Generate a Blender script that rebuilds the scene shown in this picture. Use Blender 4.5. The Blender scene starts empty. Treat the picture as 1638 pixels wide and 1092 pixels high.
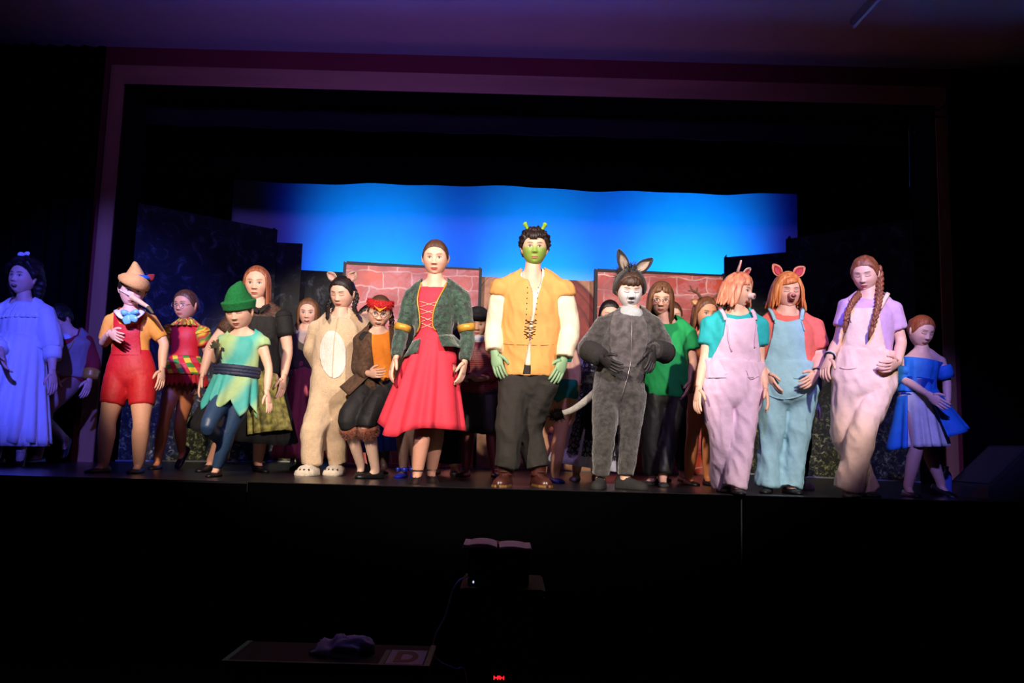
import bpy, math, random
import numpy as np
from mathutils import Vector, noise
from mathutils.bvhtree import BVHTree

# ------------------------------------------------------------------ camera
W_, H_ = 1638, 1092
FPX = 1365.0
CAM = np.array([0.0, 0.0, 0.27])
PITCH = math.atan(162 / FPX)
ROLL = math.radians(1.54)
_F = np.array([0, math.cos(PITCH), math.sin(PITCH)])
_R0 = np.array([1.0, 0, 0]); _U0 = np.array([0, -math.sin(PITCH), math.cos(PITCH)])
_R = math.cos(ROLL) * _R0 + math.sin(ROLL) * _U0
_U = -math.sin(ROLL) * _R0 + math.cos(ROLL) * _U0
scene = bpy.context.scene
COL = scene.collection
from mathutils import Matrix
cd = bpy.data.cameras.new('camera'); cam = bpy.data.objects.new('camera', cd); COL.objects.link(cam)
cd.sensor_width = 36.0; cd.lens = 36.0 * FPX / W_; cd.clip_start = 0.05; cd.clip_end = 100
cam.matrix_world = Matrix(((_R[0], _U[0], -_F[0], CAM[0]), (_R[1], _U[1], -_F[1], CAM[1]), (_R[2], _U[2], -_F[2], CAM[2]), (0, 0, 0, 1)))
scene.camera = cam

# ------------------------------------------------------------------ world, exposure, stage lamps
w = bpy.data.worlds.new('world'); scene.world = w; w.use_nodes = True
w.node_tree.nodes['Background'].inputs[0].default_value = (0.25, 0.2, 1.0, 1)
w.node_tree.nodes['Background'].inputs[1].default_value = 0.0015
vs = scene.view_settings
vs.view_transform = 'Standard'; vs.look = 'None'; vs.gamma = 1.0; vs.exposure = 0.0; vs.use_curve_mapping = False

def spot(name, loc, target, power, color, half_deg, blend=0.35, radius=0.06, sy=1.0):
    l = bpy.data.lights.new(name, 'SPOT'); o = bpy.data.objects.new(name, l); COL.objects.link(o)
    l.energy = power; l.color = color; l.spot_size = math.radians(2 * half_deg); l.spot_blend = blend
    l.shadow_soft_size = radius
    o.location = loc
    o.rotation_euler = (Vector(target) - Vector(loc)).to_track_quat('-Z', 'Y').to_euler()
    o.scale = (1.0, sy, 1.0)
    return o
WARM = (1.0, 0.84, 0.65); WHITE = (1.0, 0.87, 0.76); LAV = (0.62, 0.42, 1.0); BLUE = (0.10, 0.10, 1.0)
# front-of-house profile lamps, shuttered to the strip of stage the cast stands on
spot('profile_lamp_a', (-2.0, 0.4, 3.3), (-0.80, 5.6, 1.32), 1900, WARM, 22, 0.2, sy=0.78)
spot('profile_lamp_b', (2.0, 0.4, 3.3), (0.72, 5.4, 1.32), 1340, WHITE, 21.5, 0.2, sy=0.80)
spot('purple_wash_a', (0.6, 0.6, 3.2), (1.7, 5.5, 1.0), 300, LAV, 19, 0.6, sy=0.6)
spot('purple_wash_b', (-0.4, 0.6, 3.2), (-1.2, 5.7, 1.0), 200, LAV, 19, 0.6, sy=0.6)
spot('blue_wash_left', (-1.6, 0.9, 3.0), (-3.55, 7.0, 1.15), 2300, (0.075, 0.09, 1.0), 12, 0.6)
spot('blue_wash_right', (0.8, 0.8, 3.0), (2.75, 5.7, 0.85), 900, (0.11, 0.15, 1.0), 10, 0.6)
# blue batten lamps on the floor behind the painted flats, washing the backcloth: a deep blue flood and a cyan core each
for bx, pw in ((-1.85, 1.0), (0.35, 0.95), (2.4, 1.4)):
    spot('cyc_flood', (bx, 9.95, 0.25), (bx, 11.6, 2.0), 900 * pw, (0.002, 0.03, 1.0), 30, 0.9, 0.1)
    spot('cyc_core', (bx, 9.95, 0.25), (bx, 11.6, 2.15), 900 * pw, (0.0, 0.42, 0.9), 25, 1.0, 0.1)
# added violet spot standing in for stray stage light on ceiling and frame
spot('ceiling_spill_fill', (-1.0, 3.0, 2.7), (-0.9, 6.9, 3.75), 330, (0.20, 0.12, 1.0), 45, 1.0, 0.3)

# ------------------------------------------------------------------ projection helpers
def at(px, py, Y):
    d = _F + _R * ((px - W_ / 2) / FPX) + _U * ((H_ / 2 - py) / FPX)
    return CAM + d * (Y / d[1])
def at_z(px, py, z):
    d = _F + _R * ((px - W_ / 2) / FPX) + _U * ((H_ / 2 - py) / FPX)
    return CAM + d * ((z - CAM[2]) / d[2])
def proj(V):
    D = np.asarray(V) - CAM
    f = D @ _F
    return np.stack([W_ / 2 + FPX * (D @ _R) / f, H_ / 2 - FPX * (D @ _U) / f], 1)
def C(r, g, b):
    f = lambda c: (c / 255 / 12.92) if c / 255 <= 0.04045 else ((c / 255 + 0.055) / 1.055) ** 2.4
    return np.array([f(r), f(g), f(b)])
def nrm(v):
    v = np.asarray(v, float); return v / max(1e-9, np.linalg.norm(v))
def lerp(a, b, t): return np.asarray(a, float) * (1 - t) + np.asarray(b, float) * t

# ------------------------------------------------------------------ materials
_M = {}
def mat(color=None, rough=0.75, kind='cloth', key=None, var=0.12, bump=0.3, scale=40, color2=None, metal=0.0, sheen=0.0, stretch=(1, 1, 1)):
    """procedural material; color None reads the 'Col' attribute of the mesh"""
    ck = (None if color is None else tuple(np.round(color, 5)), rough, kind, key, var, bump, scale, None if color2 is None else tuple(color2), metal, sheen, stretch)
    if ck in _M: return _M[ck]
    m = bpy.data.materials.new(kind); m.use_nodes = True
    nt = m.node_tree; N = nt.nodes; L = nt.links; bs = N['Principled BSDF']
    bs.inputs['Roughness'].default_value = rough; bs.inputs['Metallic'].default_value = metal
    if sheen: bs.inputs['Sheen Weight'].default_value = sheen
    tc = N.new('ShaderNodeTexCoord'); mp = N.new('ShaderNodeMapping'); mp.inputs['Scale'].default_value = stretch
    L.new(tc.outputs['Object'], mp.inputs['Vector'])
    n1 = N.new('ShaderNodeTexNoise'); n1.inputs['Scale'].default_value = scale; n1.inputs['Detail'].default_value = 4
    L.new(mp.outputs[0], n1.inputs['Vector'])
    mix = N.new('ShaderNodeMix'); mix.data_type = 'RGBA'; mix.blend_type = 'MIX'
    rp = N.new('ShaderNodeMapRange'); rp.inputs[1].default_value = 0.35; rp.inputs[2].default_value = 0.65
    L.new(n1.outputs['Fac'], rp.inputs[0]); L.new(rp.outputs[0], mix.inputs[0])
    if color is None:
        a = N.new('ShaderNodeAttribute'); a.attribute_name = 'Col'
        dk = N.new('ShaderNodeMix'); dk.data_type = 'RGBA'; dk.blend_type = 'MULTIPLY'; dk.inputs[0].default_value = 1
        dk.inputs[7].default_value = (1 - var, 1 - var, 1 - var, 1)
        L.new(a.outputs['Color'], dk.inputs[6]); L.new(a.outputs['Color'], mix.inputs[7]); L.new(dk.outputs[2], mix.inputs[6])
    else:
        c2 = color * (1 - var) if color2 is None else np.array(color2)
        mix.inputs[6].default_value = (*c2, 1); mix.inputs[7].default_value = (*color, 1)
    L.new(mix.outputs[2], bs.inputs['Base Color'])
    if bump:
        n2 = N.new('ShaderNodeTexNoise'); n2.inputs['Scale'].default_value = scale * (6 if kind in ('fur', 'weave') else 1.6); n2.inputs['Detail'].default_value = 5
        L.new(mp.outputs[0], n2.inputs['Vector'])
        b = N.new('ShaderNodeBump'); b.inputs['Strength'].default_value = bump; b.inputs['Distance'].default_value = 0.012 if kind != 'skin' else 0.002
        L.new(n2.outputs['Fac'], b.inputs['Height']); L.new(b.outputs[0], bs.inputs['Normal'])
    _M[ck] = m
    return m
SKINM = mat(None, 0.55, 'skin', var=0.05, bump=0.1, scale=60)
def cloth(c, rough=0.85, bump=0.35, scale=22, **k): return mat(c, rough, 'cloth', bump=bump, scale=scale, **k)
def fur(c, **k): return mat(c, 0.95, 'fur', bump=0.9, scale=38, var=0.3, sheen=0.3, **k)
def hairm(c): return mat(c, 0.5, 'hair', bump=0.5, scale=60, var=0.45, stretch=(1, 1, 0.12))
def satin(c, **k): return mat(c, 0.35, 'satin', bump=0.25, scale=14, **k)
LEATHER = mat(C(16, 15, 17), 0.42, 'leather', bump=0.1, scale=60)

# ------------------------------------------------------------------ mesh helpers
def link(o): COL.objects.link(o); return o
def mk(name, V, F, m, parent=None, col=None, smooth=True):
    V = np.asarray(V, float)
    off = np.zeros(3)
    if parent is not None:
        p = parent
        while p is not None:
            off = off + np.array(p.location); p = p.parent
    me = bpy.data.meshes.new(name)
    if isinstance(F, np.ndarray): F = F.tolist()
    me.from_pydata((V - off).tolist(), [], F)
    if smooth: me.polygons.foreach_set('use_smooth', np.ones(len(me.polygons), bool))
    if col is not None:
        a = me.attributes.new('Col', 'FLOAT_COLOR', 'POINT')
        c4 = np.ones((len(V), 4), np.float32); c4[:, :3] = col
        a.data.foreach_set('color', c4.ravel())
    me.materials.append(m); me.update()
    o = bpy.data.objects.new(name, me); link(o)
    if parent is not None: o.parent = parent
    return o
def tag(o, label=None, cat=None, group=None, kind=None):
    if label: o['label'] = label
    if cat: o['category'] = cat
    if group: o['group'] = group
    if kind: o['kind'] = kind
    return o
def empty(name, loc):
    o = bpy.data.objects.new(name, None); o.location = tuple(float(x) for x in loc); o.empty_display_size = 0.1
    return link(o)
def joinVF(parts):
    Vs, Fs, n = [], [], 0
    for V, F in parts:
        Vs.append(np.asarray(V, float)); Fs += [[i + n for i in f] for f in (F.tolist() if isinstance(F, np.ndarray) else F)]
        n += len(V)
    return np.concatenate(Vs), Fs
def box(x0, x1, y0, y1, z0, z1):
    V = [(x0, y0, z0), (x1, y0, z0), (x1, y1, z0), (x0, y1, z0), (x0, y0, z1), (x1, y0, z1), (x1, y1, z1), (x0, y1, z1)]
    return np.array(V, float), [[0, 3, 2, 1], [4, 5, 6, 7], [0, 1, 5, 4], [1, 2, 6, 5], [2, 3, 7, 6], [3, 0, 4, 7]]
def cr(A, m):
    """Catmull-Rom resample of an n x d array, m steps a span"""
    A = np.asarray(A, float); n = len(A)
    if n == 2: return np.array([lerp(A[0], A[1], t) for t in np.linspace(0, 1, m + 1)])
    out = []
    for i in range(n - 1):
        p0 = A[max(i - 1, 0)]; p1 = A[i]; p2 = A[i + 1]; p3 = A[min(i + 2, n - 1)]
        for t in np.linspace(0, 1, m, endpoint=False):
            out.append(0.5 * (2 * p1 + (p2 - p0) * t + (2 * p0 - 5 * p1 + 4 * p2 - p3) * t * t + (3 * p1 - p0 - 3 * p2 + p3) * t ** 3))
    out.append(A[-1]); return np.array(out)
def tube(P, R, side=None, seg=12, m=4, caps=True, f0=0.0, f1=1.0):
    """lofted tube; R scalars or (rx, ry); side = direction of rx (one vector or one a point)"""
    P = np.asarray(P, float); R = np.asarray(R, float)
    if R.ndim == 0: R = np.full((len(P), 2), float(R))
    if R.ndim == 1: R = np.stack([R, R], 1)
    if side is None:
        t = nrm(P[-1] - P[0]); side = np.array([1.0, 0, 0]) if abs(t[0]) < 0.8 else np.array([0, 1.0, 0])
    S = np.asarray(side, float)
    if S.ndim == 1: S = np.repeat(S[None], len(P), 0)
    A = cr(np.hstack([P, R, S]), m)
    if f0 > 0 or f1 < 1:
        L = np.concatenate([[0], np.cumsum(np.linalg.norm(np.diff(A[:, :3], axis=0), axis=1))]); L /= L[-1]
        ts = np.linspace(f0, f1, max(3, int(len(A) * (f1 - f0)) + 1))
        A = np.stack([np.interp(ts, L, A[:, j]) for j in range(A.shape[1])], 1)
    P, R, S = A[:, :3], np.maximum(A[:, 3:5], 1e-4), A[:, 5:8]
    T = np.gradient(P, axis=0); T /= np.maximum(1e-9, np.linalg.norm(T, axis=1))[:, None]
    X = S - T * np.sum(S * T, 1)[:, None]; X /= np.maximum(1e-9, np.linalg.norm(X, axis=1))[:, None]
    Yv = np.cross(T, X)
    a = np.linspace(0, 2 * np.pi, seg, endpoint=False)
    V = P[:, None] + X[:, None] * (R[:, 0, None] * np.cos(a))[..., None] + Yv[:, None] * (R[:, 1, None] * np.sin(a))[..., None]
    n = len(P); V = V.reshape(-1, 3)
    i = np.arange(n - 1)[:, None] * seg; j = np.arange(seg)[None]; j2 = (j + 1) % seg
    F = np.stack([i + j, i + j2, i + seg + j2, i + seg + j], -1).reshape(-1, 4).tolist()
    if caps: F.append(list(range(seg))[::-1]); F.append([(n - 1) * seg + q for q in range(seg)])
    return V, F
def ball(c, r, seg=12, rows=8, M=None):
    ph = np.linspace(0, np.pi, rows + 1)[1:-1]; th = np.linspace(0, 2 * np.pi, seg, endpoint=False)
    r = np.ones(3) * r
    V = [[0, 0, 1]] + [[math.sin(p) * math.cos(t), math.sin(p) * math.sin(t), math.cos(p)] for p in ph for t in th] + [[0, 0, -1]]
    V = np.array(V) * r
    if M is not None: V = V @ np.asarray(M).T
    F = [[0, 1 + (j + 1) % seg, 1 + j][::-1] for j in range(seg)]
    for i in range(len(ph) - 1):
        for j in range(seg):
            a = 1 + i * seg + j; b = 1 + i * seg + (j + 1) % seg
            F.append([a, a + seg, b + seg, b])
    e = len(V) - 1; o = 1 + (len(ph) - 1) * seg
    F += [[e, o + (j + 1) % seg, o + j][::-1] for j in range(seg)]
    return V + np.asarray(c), F
def remesh(parts, voxel=0.012, smooth=5):
    V, F = joinVF(parts)
    me = bpy.data.meshes.new('tmp'); me.from_pydata(V.tolist(), [], F); me.update()
    o = link(bpy.data.objects.new('tmp', me))
    r = o.modifiers.new('r', 'REMESH'); r.mode = 'VOXEL'; r.voxel_size = voxel
    if smooth:
        s = o.modifiers.new('s', 'SMOOTH'); s.factor = 0.5; s.iterations = smooth
    dg = bpy.context.evaluated_depsgraph_get(); dg.update()
    e = o.evaluated_get(dg).to_mesh()
    n = len(e.vertices); V = np.empty(n * 3, np.float32); e.vertices.foreach_get('co', V); V = V.reshape(-1, 3).astype(float)
    f = len(e.loops); li = np.empty(f, np.int32); e.loops.foreach_get('vertex_index', li)
    ls = np.empty(len(e.polygons), np.int32); e.polygons.foreach_get('loop_total', ls)
    if (ls == 4).all(): F = li.reshape(-1, 4)
    else:
        st = np.concatenate([[0], np.cumsum(ls)]); F = [li[st[q]:st[q + 1]].tolist() for q in range(len(ls))]
    o.evaluated_get(dg).to_mesh_clear()
    bpy.data.objects.remove(o); bpy.data.meshes.remove(me)
    return V, F
def vnormals(V, F):
    F = np.asarray([f[:4] if len(f) >= 4 else list(f) + [f[-1]] for f in (F.tolist() if isinstance(F, np.ndarray) else F)])
    n = np.cross(V[F[:, 2]] - V[F[:, 0]], V[F[:, 3]] - V[F[:, 1]])
    N = np.zeros_like(V)
    for q in range(4): np.add.at(N, F[:, q], n)
    return N / np.maximum(1e-12, np.linalg.norm(N, axis=1))[:, None]
def nz(V, freq, seed=0.0):
    Q = V * np.asarray(freq) + seed * 7.31
    return np.array([noise.noise(q) for q in Q])
def wrinkle(V, F, amp, freq, seed=0.0):
    return V + vnormals(V, F) * (amp * nz(V, freq, seed))[:, None]
def folds(V, F, amp, freq=7.0, seed=0.0):
    """sharp slanting cloth folds"""
    Q = np.stack([V[:, 0] + .45 * V[:, 2], V[:, 1], V[:, 2] * .42 - .25 * V[:, 0]], 1)
    n1 = nz(Q, (freq, freq, freq), seed); n2 = nz(Q, (freq * 2.6, freq * 2.6, freq * 2.2), seed + 3)
    r = (1 - 2.6 * np.abs(n1)) * .62 + (1 - 2.6 * np.abs(n2)) * .38 - .35
    return V + vnormals(V, F) * (amp * r)[:, None]
def clip(V, F, s):
    """keep the part of the mesh where s < 0, cut cleanly"""
    F = F.tolist() if isinstance(F, np.ndarray) else F
    V = np.asarray(V); inside = s < 0; outF = []; newV = []; cache = {}
    def cutp(a, b):
        k = (a, b) if a < b else (b, a)
        if k not in cache:
            t = s[a] / (s[a] - s[b]); cache[k] = len(V) + len(newV); newV.append(V[a] * (1 - t) + V[b] * t)
        return cache[k]
    for f in F:
        c = sum(inside[i] for i in f)
        if c == len(f): outF.append(list(f))
        elif c:
            g = []
            for q in range(len(f)):
                a, b = f[q], f[(q + 1) % len(f)]
                if inside[a]: g.append(a)
                if inside[a] != inside[b]: g.append(cutp(a, b))
            if len(g) >= 3: outF.append(g)
    V2 = np.concatenate([V, np.array(newV).reshape(-1, 3)]) if newV else V
    used = np.zeros(len(V2), bool)
    for f in outF: used[f] = True
    idx = np.cumsum(used) - 1
    return V2[used], [[int(idx[i]) for i in f] for f in outF]
def poly_sd(Q, poly):
    """signed distance of 2D points to a polygon, negative inside"""
    P = np.asarray(poly, float); d = np.full(len(Q), 1e9); ins = np.zeros(len(Q), bool)
    for i in range(len(P)):
        a, b = P[i], P[(i + 1) % len(P)]; e = b - a; wv = Q - a
        t = np.clip((wv @ e) / max(1e-9, e @ e), 0, 1)
        d = np.minimum(d, np.linalg.norm(wv - t[:, None] * e, axis=1))
        c = ((a[1] > Q[:, 1]) != (b[1] > Q[:, 1]))
        xs = a[0] + (Q[:, 1] - a[1]) * e[0] / (e[1] if abs(e[1]) > 1e-9 else 1e-9)
        ins ^= c & (Q[:, 0] < xs)
    return np.where(ins, -d, d)
def patch(V, F, poly, off=0.005, face=-0.05, back=False):
    """piece of a garment surface cut along an outline (photo pixels at the garment's own depth), lifted off it"""
    N = vnormals(V, F); D = V - CAM
    fac = -np.sum(N * D, 1) / np.linalg.norm(D, axis=1)
    s = poly_sd(proj(V), poly)
    s = np.where(fac < face, 5.0, s)
    return largest(*clip(V + N * off, F, s))
def largest(V, F):
    par = list(range(len(V)))
    def fd(a):
        while par[a] != a: par[a] = par[par[a]]; a = par[a]
        return a
    for f in F:
        r = fd(f[0])
        for q in f[1:]: par[fd(q)] = r
    cnt = {}
    for f in F: r = fd(f[0]); cnt[r] = cnt.get(r, 0) + 1
    if not cnt: return V, F
    b = max(cnt, key=cnt.get); F = [f for f in F if fd(f[0]) == b]
    used = sorted({i for f in F for i in f}); mp = {a: q for q, a in enumerate(used)}
    return V[used], [[mp[i] for i in f] for f in F]
def thick(V, F, t=0.004):
    """give a cut piece real thickness with a rim"""
    N = vnormals(V, F); n = len(V)
    Vi = V - N * t
    edges = {}
    for f in F:
        for q in range(len(f)):
            a, b = f[q], f[(q + 1) % len(f)]
            edges[(a, b)] = 1
    F2 = [list(f) for f in F] + [[i + n for i in f][::-1] for f in F]
    for (a, b) in edges:
        if (b, a) not in edges: F2.append([b, a, a + n, b + n])
    return np.concatenate([V, Vi]), F2
def bvh(V, F): return BVHTree.FromPolygons([tuple(v) for v in V], F.tolist() if isinstance(F, np.ndarray) else F)
def hit(tree, px, py, off=0.004, Y=6.0):
    d = nrm(at(px, py, Y) - CAM)
    h = tree.ray_cast(Vector(CAM), Vector(d))
    if h[0] is None: return at(px, py, Y)
    n = np.array(h[1]); n = n if n @ d < 0 else -n
    return np.array(h[0]) + n * off
def strip(tree, pts, r, off=0.003, m=4, seg=6, sub=3, Y=6.0):
    """cord or strap laid along a surface through the given points"""
    Q = cr(np.array(pts, float), sub) if len(pts) > 2 else np.array([lerp(pts[0], pts[1], t) for t in np.linspace(0, 1, sub * 2 + 1)])
    P = [hit(tree, q[0], q[1], off, Y) for q in Q]
    return tube(P, [r] * len(P), seg=seg, m=1)
# ------------------------------------------------------------------ the setting
def struct(name, V, F, m, parent=None, smooth=False):
    o = mk(name, V, F, m, parent, smooth=smooth)
    if parent is None: o['kind'] = 'structure'
    return o
def bxo(name, b, m, parent=None): return mk(name, *box(*b), m, parent, smooth=False)
EDGE = 5.12; PRO = 7.7; HALL = -1.05
BLACKM = mat(C(9, 9, 12), 0.9, 'black_cloth', bump=0.2, scale=30)
def nospec(m): m.node_tree.nodes['Principled BSDF'].inputs['Specular IOR Level'].default_value = 0.0; return m
BLACKM = nospec(BLACKM)
BLACKP = nospec(mat(C(3, 3, 4), 0.95, 'black_velour', bump=0.1, scale=30))
STAGEM = mat(C(26, 24, 30), 0.30, 'stage_boards', var=0.35, bump=0.12, scale=5, stretch=(0.3, 6, 1))
HALLM = mat(C(14, 12, 12), 0.5, 'hall_floor', bump=0.05, scale=10)
CEILM = mat(C(205, 200, 205), 0.9, 'ceiling_paint', var=0.03, bump=0.05, scale=12)
REDM = mat(C(120, 28, 32), 0.8, 'red_wall_paint', var=0.1, bump=0.1, scale=20)
WOODM = mat(C(178, 120, 84), 0.5, 'frame_timber', var=0.25, bump=0.1, scale=7, stretch=(1, 1, 0.08))
WOODH = mat(C(178, 120, 84), 0.5, 'frame_timber', key='h', var=0.25, bump=0.1, scale=7, stretch=(0.08, 1, 1))
DARKM = mat(C(34, 20, 20), 0.9, 'dark_paint', bump=0.1, scale=20)

struct('floor', *box(-8, 8, -3, EDGE + 0.02, HALL - 0.1, HALL), HALLM)
stage = struct('floor_stage', *box(-6.5, 6.5, EDGE, 12.5, -0.06, 0.0), STAGEM)
# stage front: black fascia boards with the joint that shows under the right-hand performers
xs_ = [-6.5, at(388, 900, EDGE)[0], at(1186, 900, EDGE)[0], 6.5]
fas = struct('wall_stage_front', *box(-6.5, 6.5, EDGE + 0.03, EDGE + 0.06, HALL, -0.06), BLACKP)
for i in range(3):
    bxo('fascia_board', (xs_[i] + 0.003, xs_[i + 1] - 0.003, EDGE - 0.004, EDGE + 0.03, HALL, -0.012 if i == 0 else -0.004), BLACKP, fas)
bxo('joint_strip', (xs_[2] - 0.0035, xs_[2] + 0.0035, EDGE - 0.008, EDGE + 0.01, HALL, -0.004), mat(C(26, 24, 40), 0.8, 'edge_metal'), fas)
CEZ = float(at(819, 92, 7.75)[2])
struct('ceiling', *box(-8, 8, -3, PRO + 0.25, CEZ, CEZ + 0.1), CEILM)
xl = at(163, 300, PRO)[0]; xr = at(1517, 300, PRO)[0]; zt = at(819, 122, PRO)[2]
zi = at(819, 152, PRO)[2]
wf = struct('wall_front', *box(-8, 8, PRO + 0.05, PRO + 0.25, zt, CEZ), REDM)
bxo('wall_side_panel', (-8, xl, PRO + 0.05, PRO + 0.25, 0, zt), REDM, wf)
bxo('wall_side_panel', (xr, 8, PRO + 0.05, PRO + 0.25, 0, zt), REDM, wf)
struct('wall_left', *box(-8.1, -8, -3, 13, HALL, CEZ), REDM)
struct('wall_right', *box(8, 8.1, -3, 13, HALL, CEZ), REDM)
struct('wall_back', *box(-8, 8, 12.6, 12.7, 0, 5), DARKM)
PW = 0.135; DWOOD = nospec(mat(C(14, 10, 11), 0.9, 'dark_timber', bump=0.1))
tr = struct('trim_1', *box(xl, xl + PW, PRO - 0.02, PRO + 0.26, 0, zt), WOODM)
bxo('reveal_board', (xl + PW, xl + PW + 0.02, PRO + 0.0, PRO + 0.45, 0, zi), DWOOD, tr)
tr = struct('trim_2', *box(xr - 0.105, xr, PRO - 0.02, PRO + 0.26, 0, zt), WOODM)
bxo('reveal_board', (xr - 0.105 - 0.02, xr - 0.105, PRO + 0.0, PRO + 0.45, 0, zi), DWOOD, tr)
tr = struct('trim_3', *box(xl + PW, xr - 0.105, PRO - 0.02, PRO + 0.26, zi, zt), WOODH)
bxo('reveal_board', (xl + PW, xr - 0.105, PRO - 0.015, PRO + 0.27, zi - 0.02, zi), DWOOD, tr)
struct('ceiling_stage', *box(-8, 8, PRO + 0.25, 12.6, 4.6, 4.7), DARKM)

def curtain(name, p0, p1, z0, z1, m, folds, amp, label, cat='curtain', hem=None, rows=8):
    p0 = np.array(p0, float); p1 = np.array(p1, float); n = folds * 10
    d = p1 - p0; nn = nrm([-d[1], d[0]]) if len(d) == 2 else None
    rnd = random.Random(hash(name + label) % 999 if False else len(label) * 7 + folds)
    ph = [rnd.uniform(0.75, 1.3) for _ in range(folds + 1)]
    V = []
    for r in range(rows + 1):
        t = r / rows
        for i in range(n + 1):
            u = i / n; k = int(u * folds)
            off = amp * ph[min(k, folds)] * math.sin(2 * math.pi * u * folds) * (0.7 + 0.3 * (1 - t))
            q = p0 + d * u + nn * off
            zb = z0 + (hem(u) if hem else 0)
            V.append((q[0], q[1], zb * (1 - t) + z1 * t))
    F = [[r * (n + 1) + i, r * (n + 1) + i + 1, (r + 1) * (n + 1) + i + 1, (r + 1) * (n + 1) + i] for r in range(rows) for i in range(n)]
    V, F = thick(np.array(V), F, 0.006)
    return tag(mk(name, V, F, m), label, cat)
cz = at(80, 80, PRO)[2]
curtain('stage_curtain', (-6.4, PRO - 0.10), (at(160, 300, PRO)[0], PRO - 0.10), 0.0, cz, BLACKM, 16, 0.045, 'black house curtain hanging beside the gown wearer')
curtain('stage_curtain', (at(1519, 300, PRO)[0], PRO - 0.10), (6.4, PRO - 0.10), 0.0, at(1580, 128, PRO)[2], BLACKM, 16, 0.045, 'black house curtain hanging behind the wedge monitor')
# border and legs inside the stage
bz = at(819, 300, 9.55)[2]
curtain('border_curtain', (-5.2, 9.55), (5.2, 9.55), bz, 4.6, BLACKM, 14, 0.02, 'wide black border curtain hanging above the blue backcloth', hem=lambda u: 0.012 * math.sin(u * 17) + 0.010 * math.sin(u * 41))
curtain('border_curtain', (-4.4, 8.35), (4.4, 8.35), at(819, 215, 8.35)[2], 4.6, mat(C(30, 12, 14), 0.9, 'dark_red_cloth', bump=0.2), 10, 0.02, 'dark red border curtain just behind the timber opening')
lx = at(371, 340, 10.0)[0]; rx_ = at(1276, 340, 10.0)[0]
curtain('leg_curtain', (-6.0, 10.0), (lx, 10.0), 0.0, 4.5, BLACKM, 9, 0.05, 'black leg curtain at the left end of the blue backcloth')
curtain('leg_curtain', (rx_, 10.0), (6.0, 10.0), 0.0, 4.5, BLACKM, 9, 0.05, 'black leg curtain at the right end of the blue backcloth')
# backcloth
CYC = mat(C(226, 228, 232), 0.9, 'white_backcloth', var=0.03, bump=0.05, scale=6)
tag(bxo('backcloth', (-6.2, 6.2, 11.6, 11.62, 0.0, 4.5), CYC), 'plain backcloth glowing blue under the batten lamps', 'backdrop')

# ------------------------------------------------------------------ painted flats
def nodes(name):
    m = bpy.data.materials.new(name); m.use_nodes = True
    return m, m.node_tree.nodes, m.node_tree.links, m.node_tree.nodes['Principled BSDF']
def ramp(N, stops):
    r = N.new('ShaderNodeValToRGB'); e = r.color_ramp.elements
    while len(e) < len(stops): e.new(0.5)
    for q, (p, c) in enumerate(stops): e[q].position = p; e[q].color = (*c, 1)
    return r
def forest_mat(seed):
    """dark printed forest: bare branches above, leaf litter and grass below"""
    m, N, L, b = nodes('forest_print'); b.inputs['Roughness'].default_value = 0.7
    tc = N.new('ShaderNodeTexCoord'); mp = N.new('ShaderNodeMapping'); mp.inputs['Location'].default_value = (seed, seed * 2, 0)
    L.new(tc.outputs['Object'], mp.inputs[0])
    n1 = N.new('ShaderNodeTexNoise'); n1.inputs['Scale'].default_value = 5; n1.inputs['Detail'].default_value = 9; n1.inputs['Roughness'].default_value = 0.75; n1.inputs['Distortion'].default_value = 1.2
    n2 = N.new('ShaderNodeTexNoise'); n2.inputs['Scale'].default_value = 26; n2.inputs['Detail'].default_value = 6; n2.inputs['Distortion'].default_value = 0.9
    L.new(mp.outputs[0], n1.inputs['Vector']); L.new(mp.outputs[0], n2.inputs['Vector'])
    r1 = ramp(N, [(0.42, C(3, 4, 5)), (0.54, C(22, 28, 28)), (0.64, C(84, 92, 98))])
    r2 = ramp(N, [(0.45, C(10, 12, 8)), (0.57, C(58, 68, 32)), (0.68, C(158, 156, 104))])
    L.new(n1.outputs['Fac'], r1.inputs[0]); L.new(n2.outputs['Fac'], r2.inputs[0])
    wv = N.new('ShaderNodeTexWave'); wv.bands_direction = 'X'; wv.inputs['Scale'].default_value = 1.4; wv.inputs['Distortion'].default_value = 5; wv.inputs['Detail'].default_value = 3
    L.new(mp.outputs[0], wv.inputs['Vector'])
    rw = ramp(N, [(0.0, (0.25, 0.25, 0.25)), (0.22, (1, 1, 1))]); L.new(wv.outputs['Fac'], rw.inputs[0])
    tr = N.new('ShaderNodeMix'); tr.data_type = 'RGBA'; tr.blend_type = 'MULTIPLY'; tr.inputs[0].default_value = 0.7
    L.new(r1.outputs[0], tr.inputs[6]); L.new(rw.outputs[0], tr.inputs[7])
    sp = N.new('ShaderNodeSeparateXYZ'); L.new(tc.outputs['Object'], sp.inputs[0])
    add = N.new('ShaderNodeMath'); add.operation = 'MULTIPLY_ADD'; L.new(n1.outputs['Fac'], add.inputs[0]); add.inputs[1].default_value = 1.1; L.new(sp.outputs['Z'], add.inputs[2])
    mr = N.new('ShaderNodeMapRange'); mr.inputs[1].default_value = 1.45; mr.inputs[2].default_value = 1.0; L.new(add.outputs[0], mr.inputs[0])
    mx = N.new('ShaderNodeMix'); mx.data_type = 'RGBA'; L.new(mr.outputs[0], mx.inputs[0]); L.new(tr.outputs[2], mx.inputs[6]); L.new(r2.outputs[0], mx.inputs[7])
    L.new(mx.outputs[2], b.inputs['Base Color'])
    return m
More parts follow.
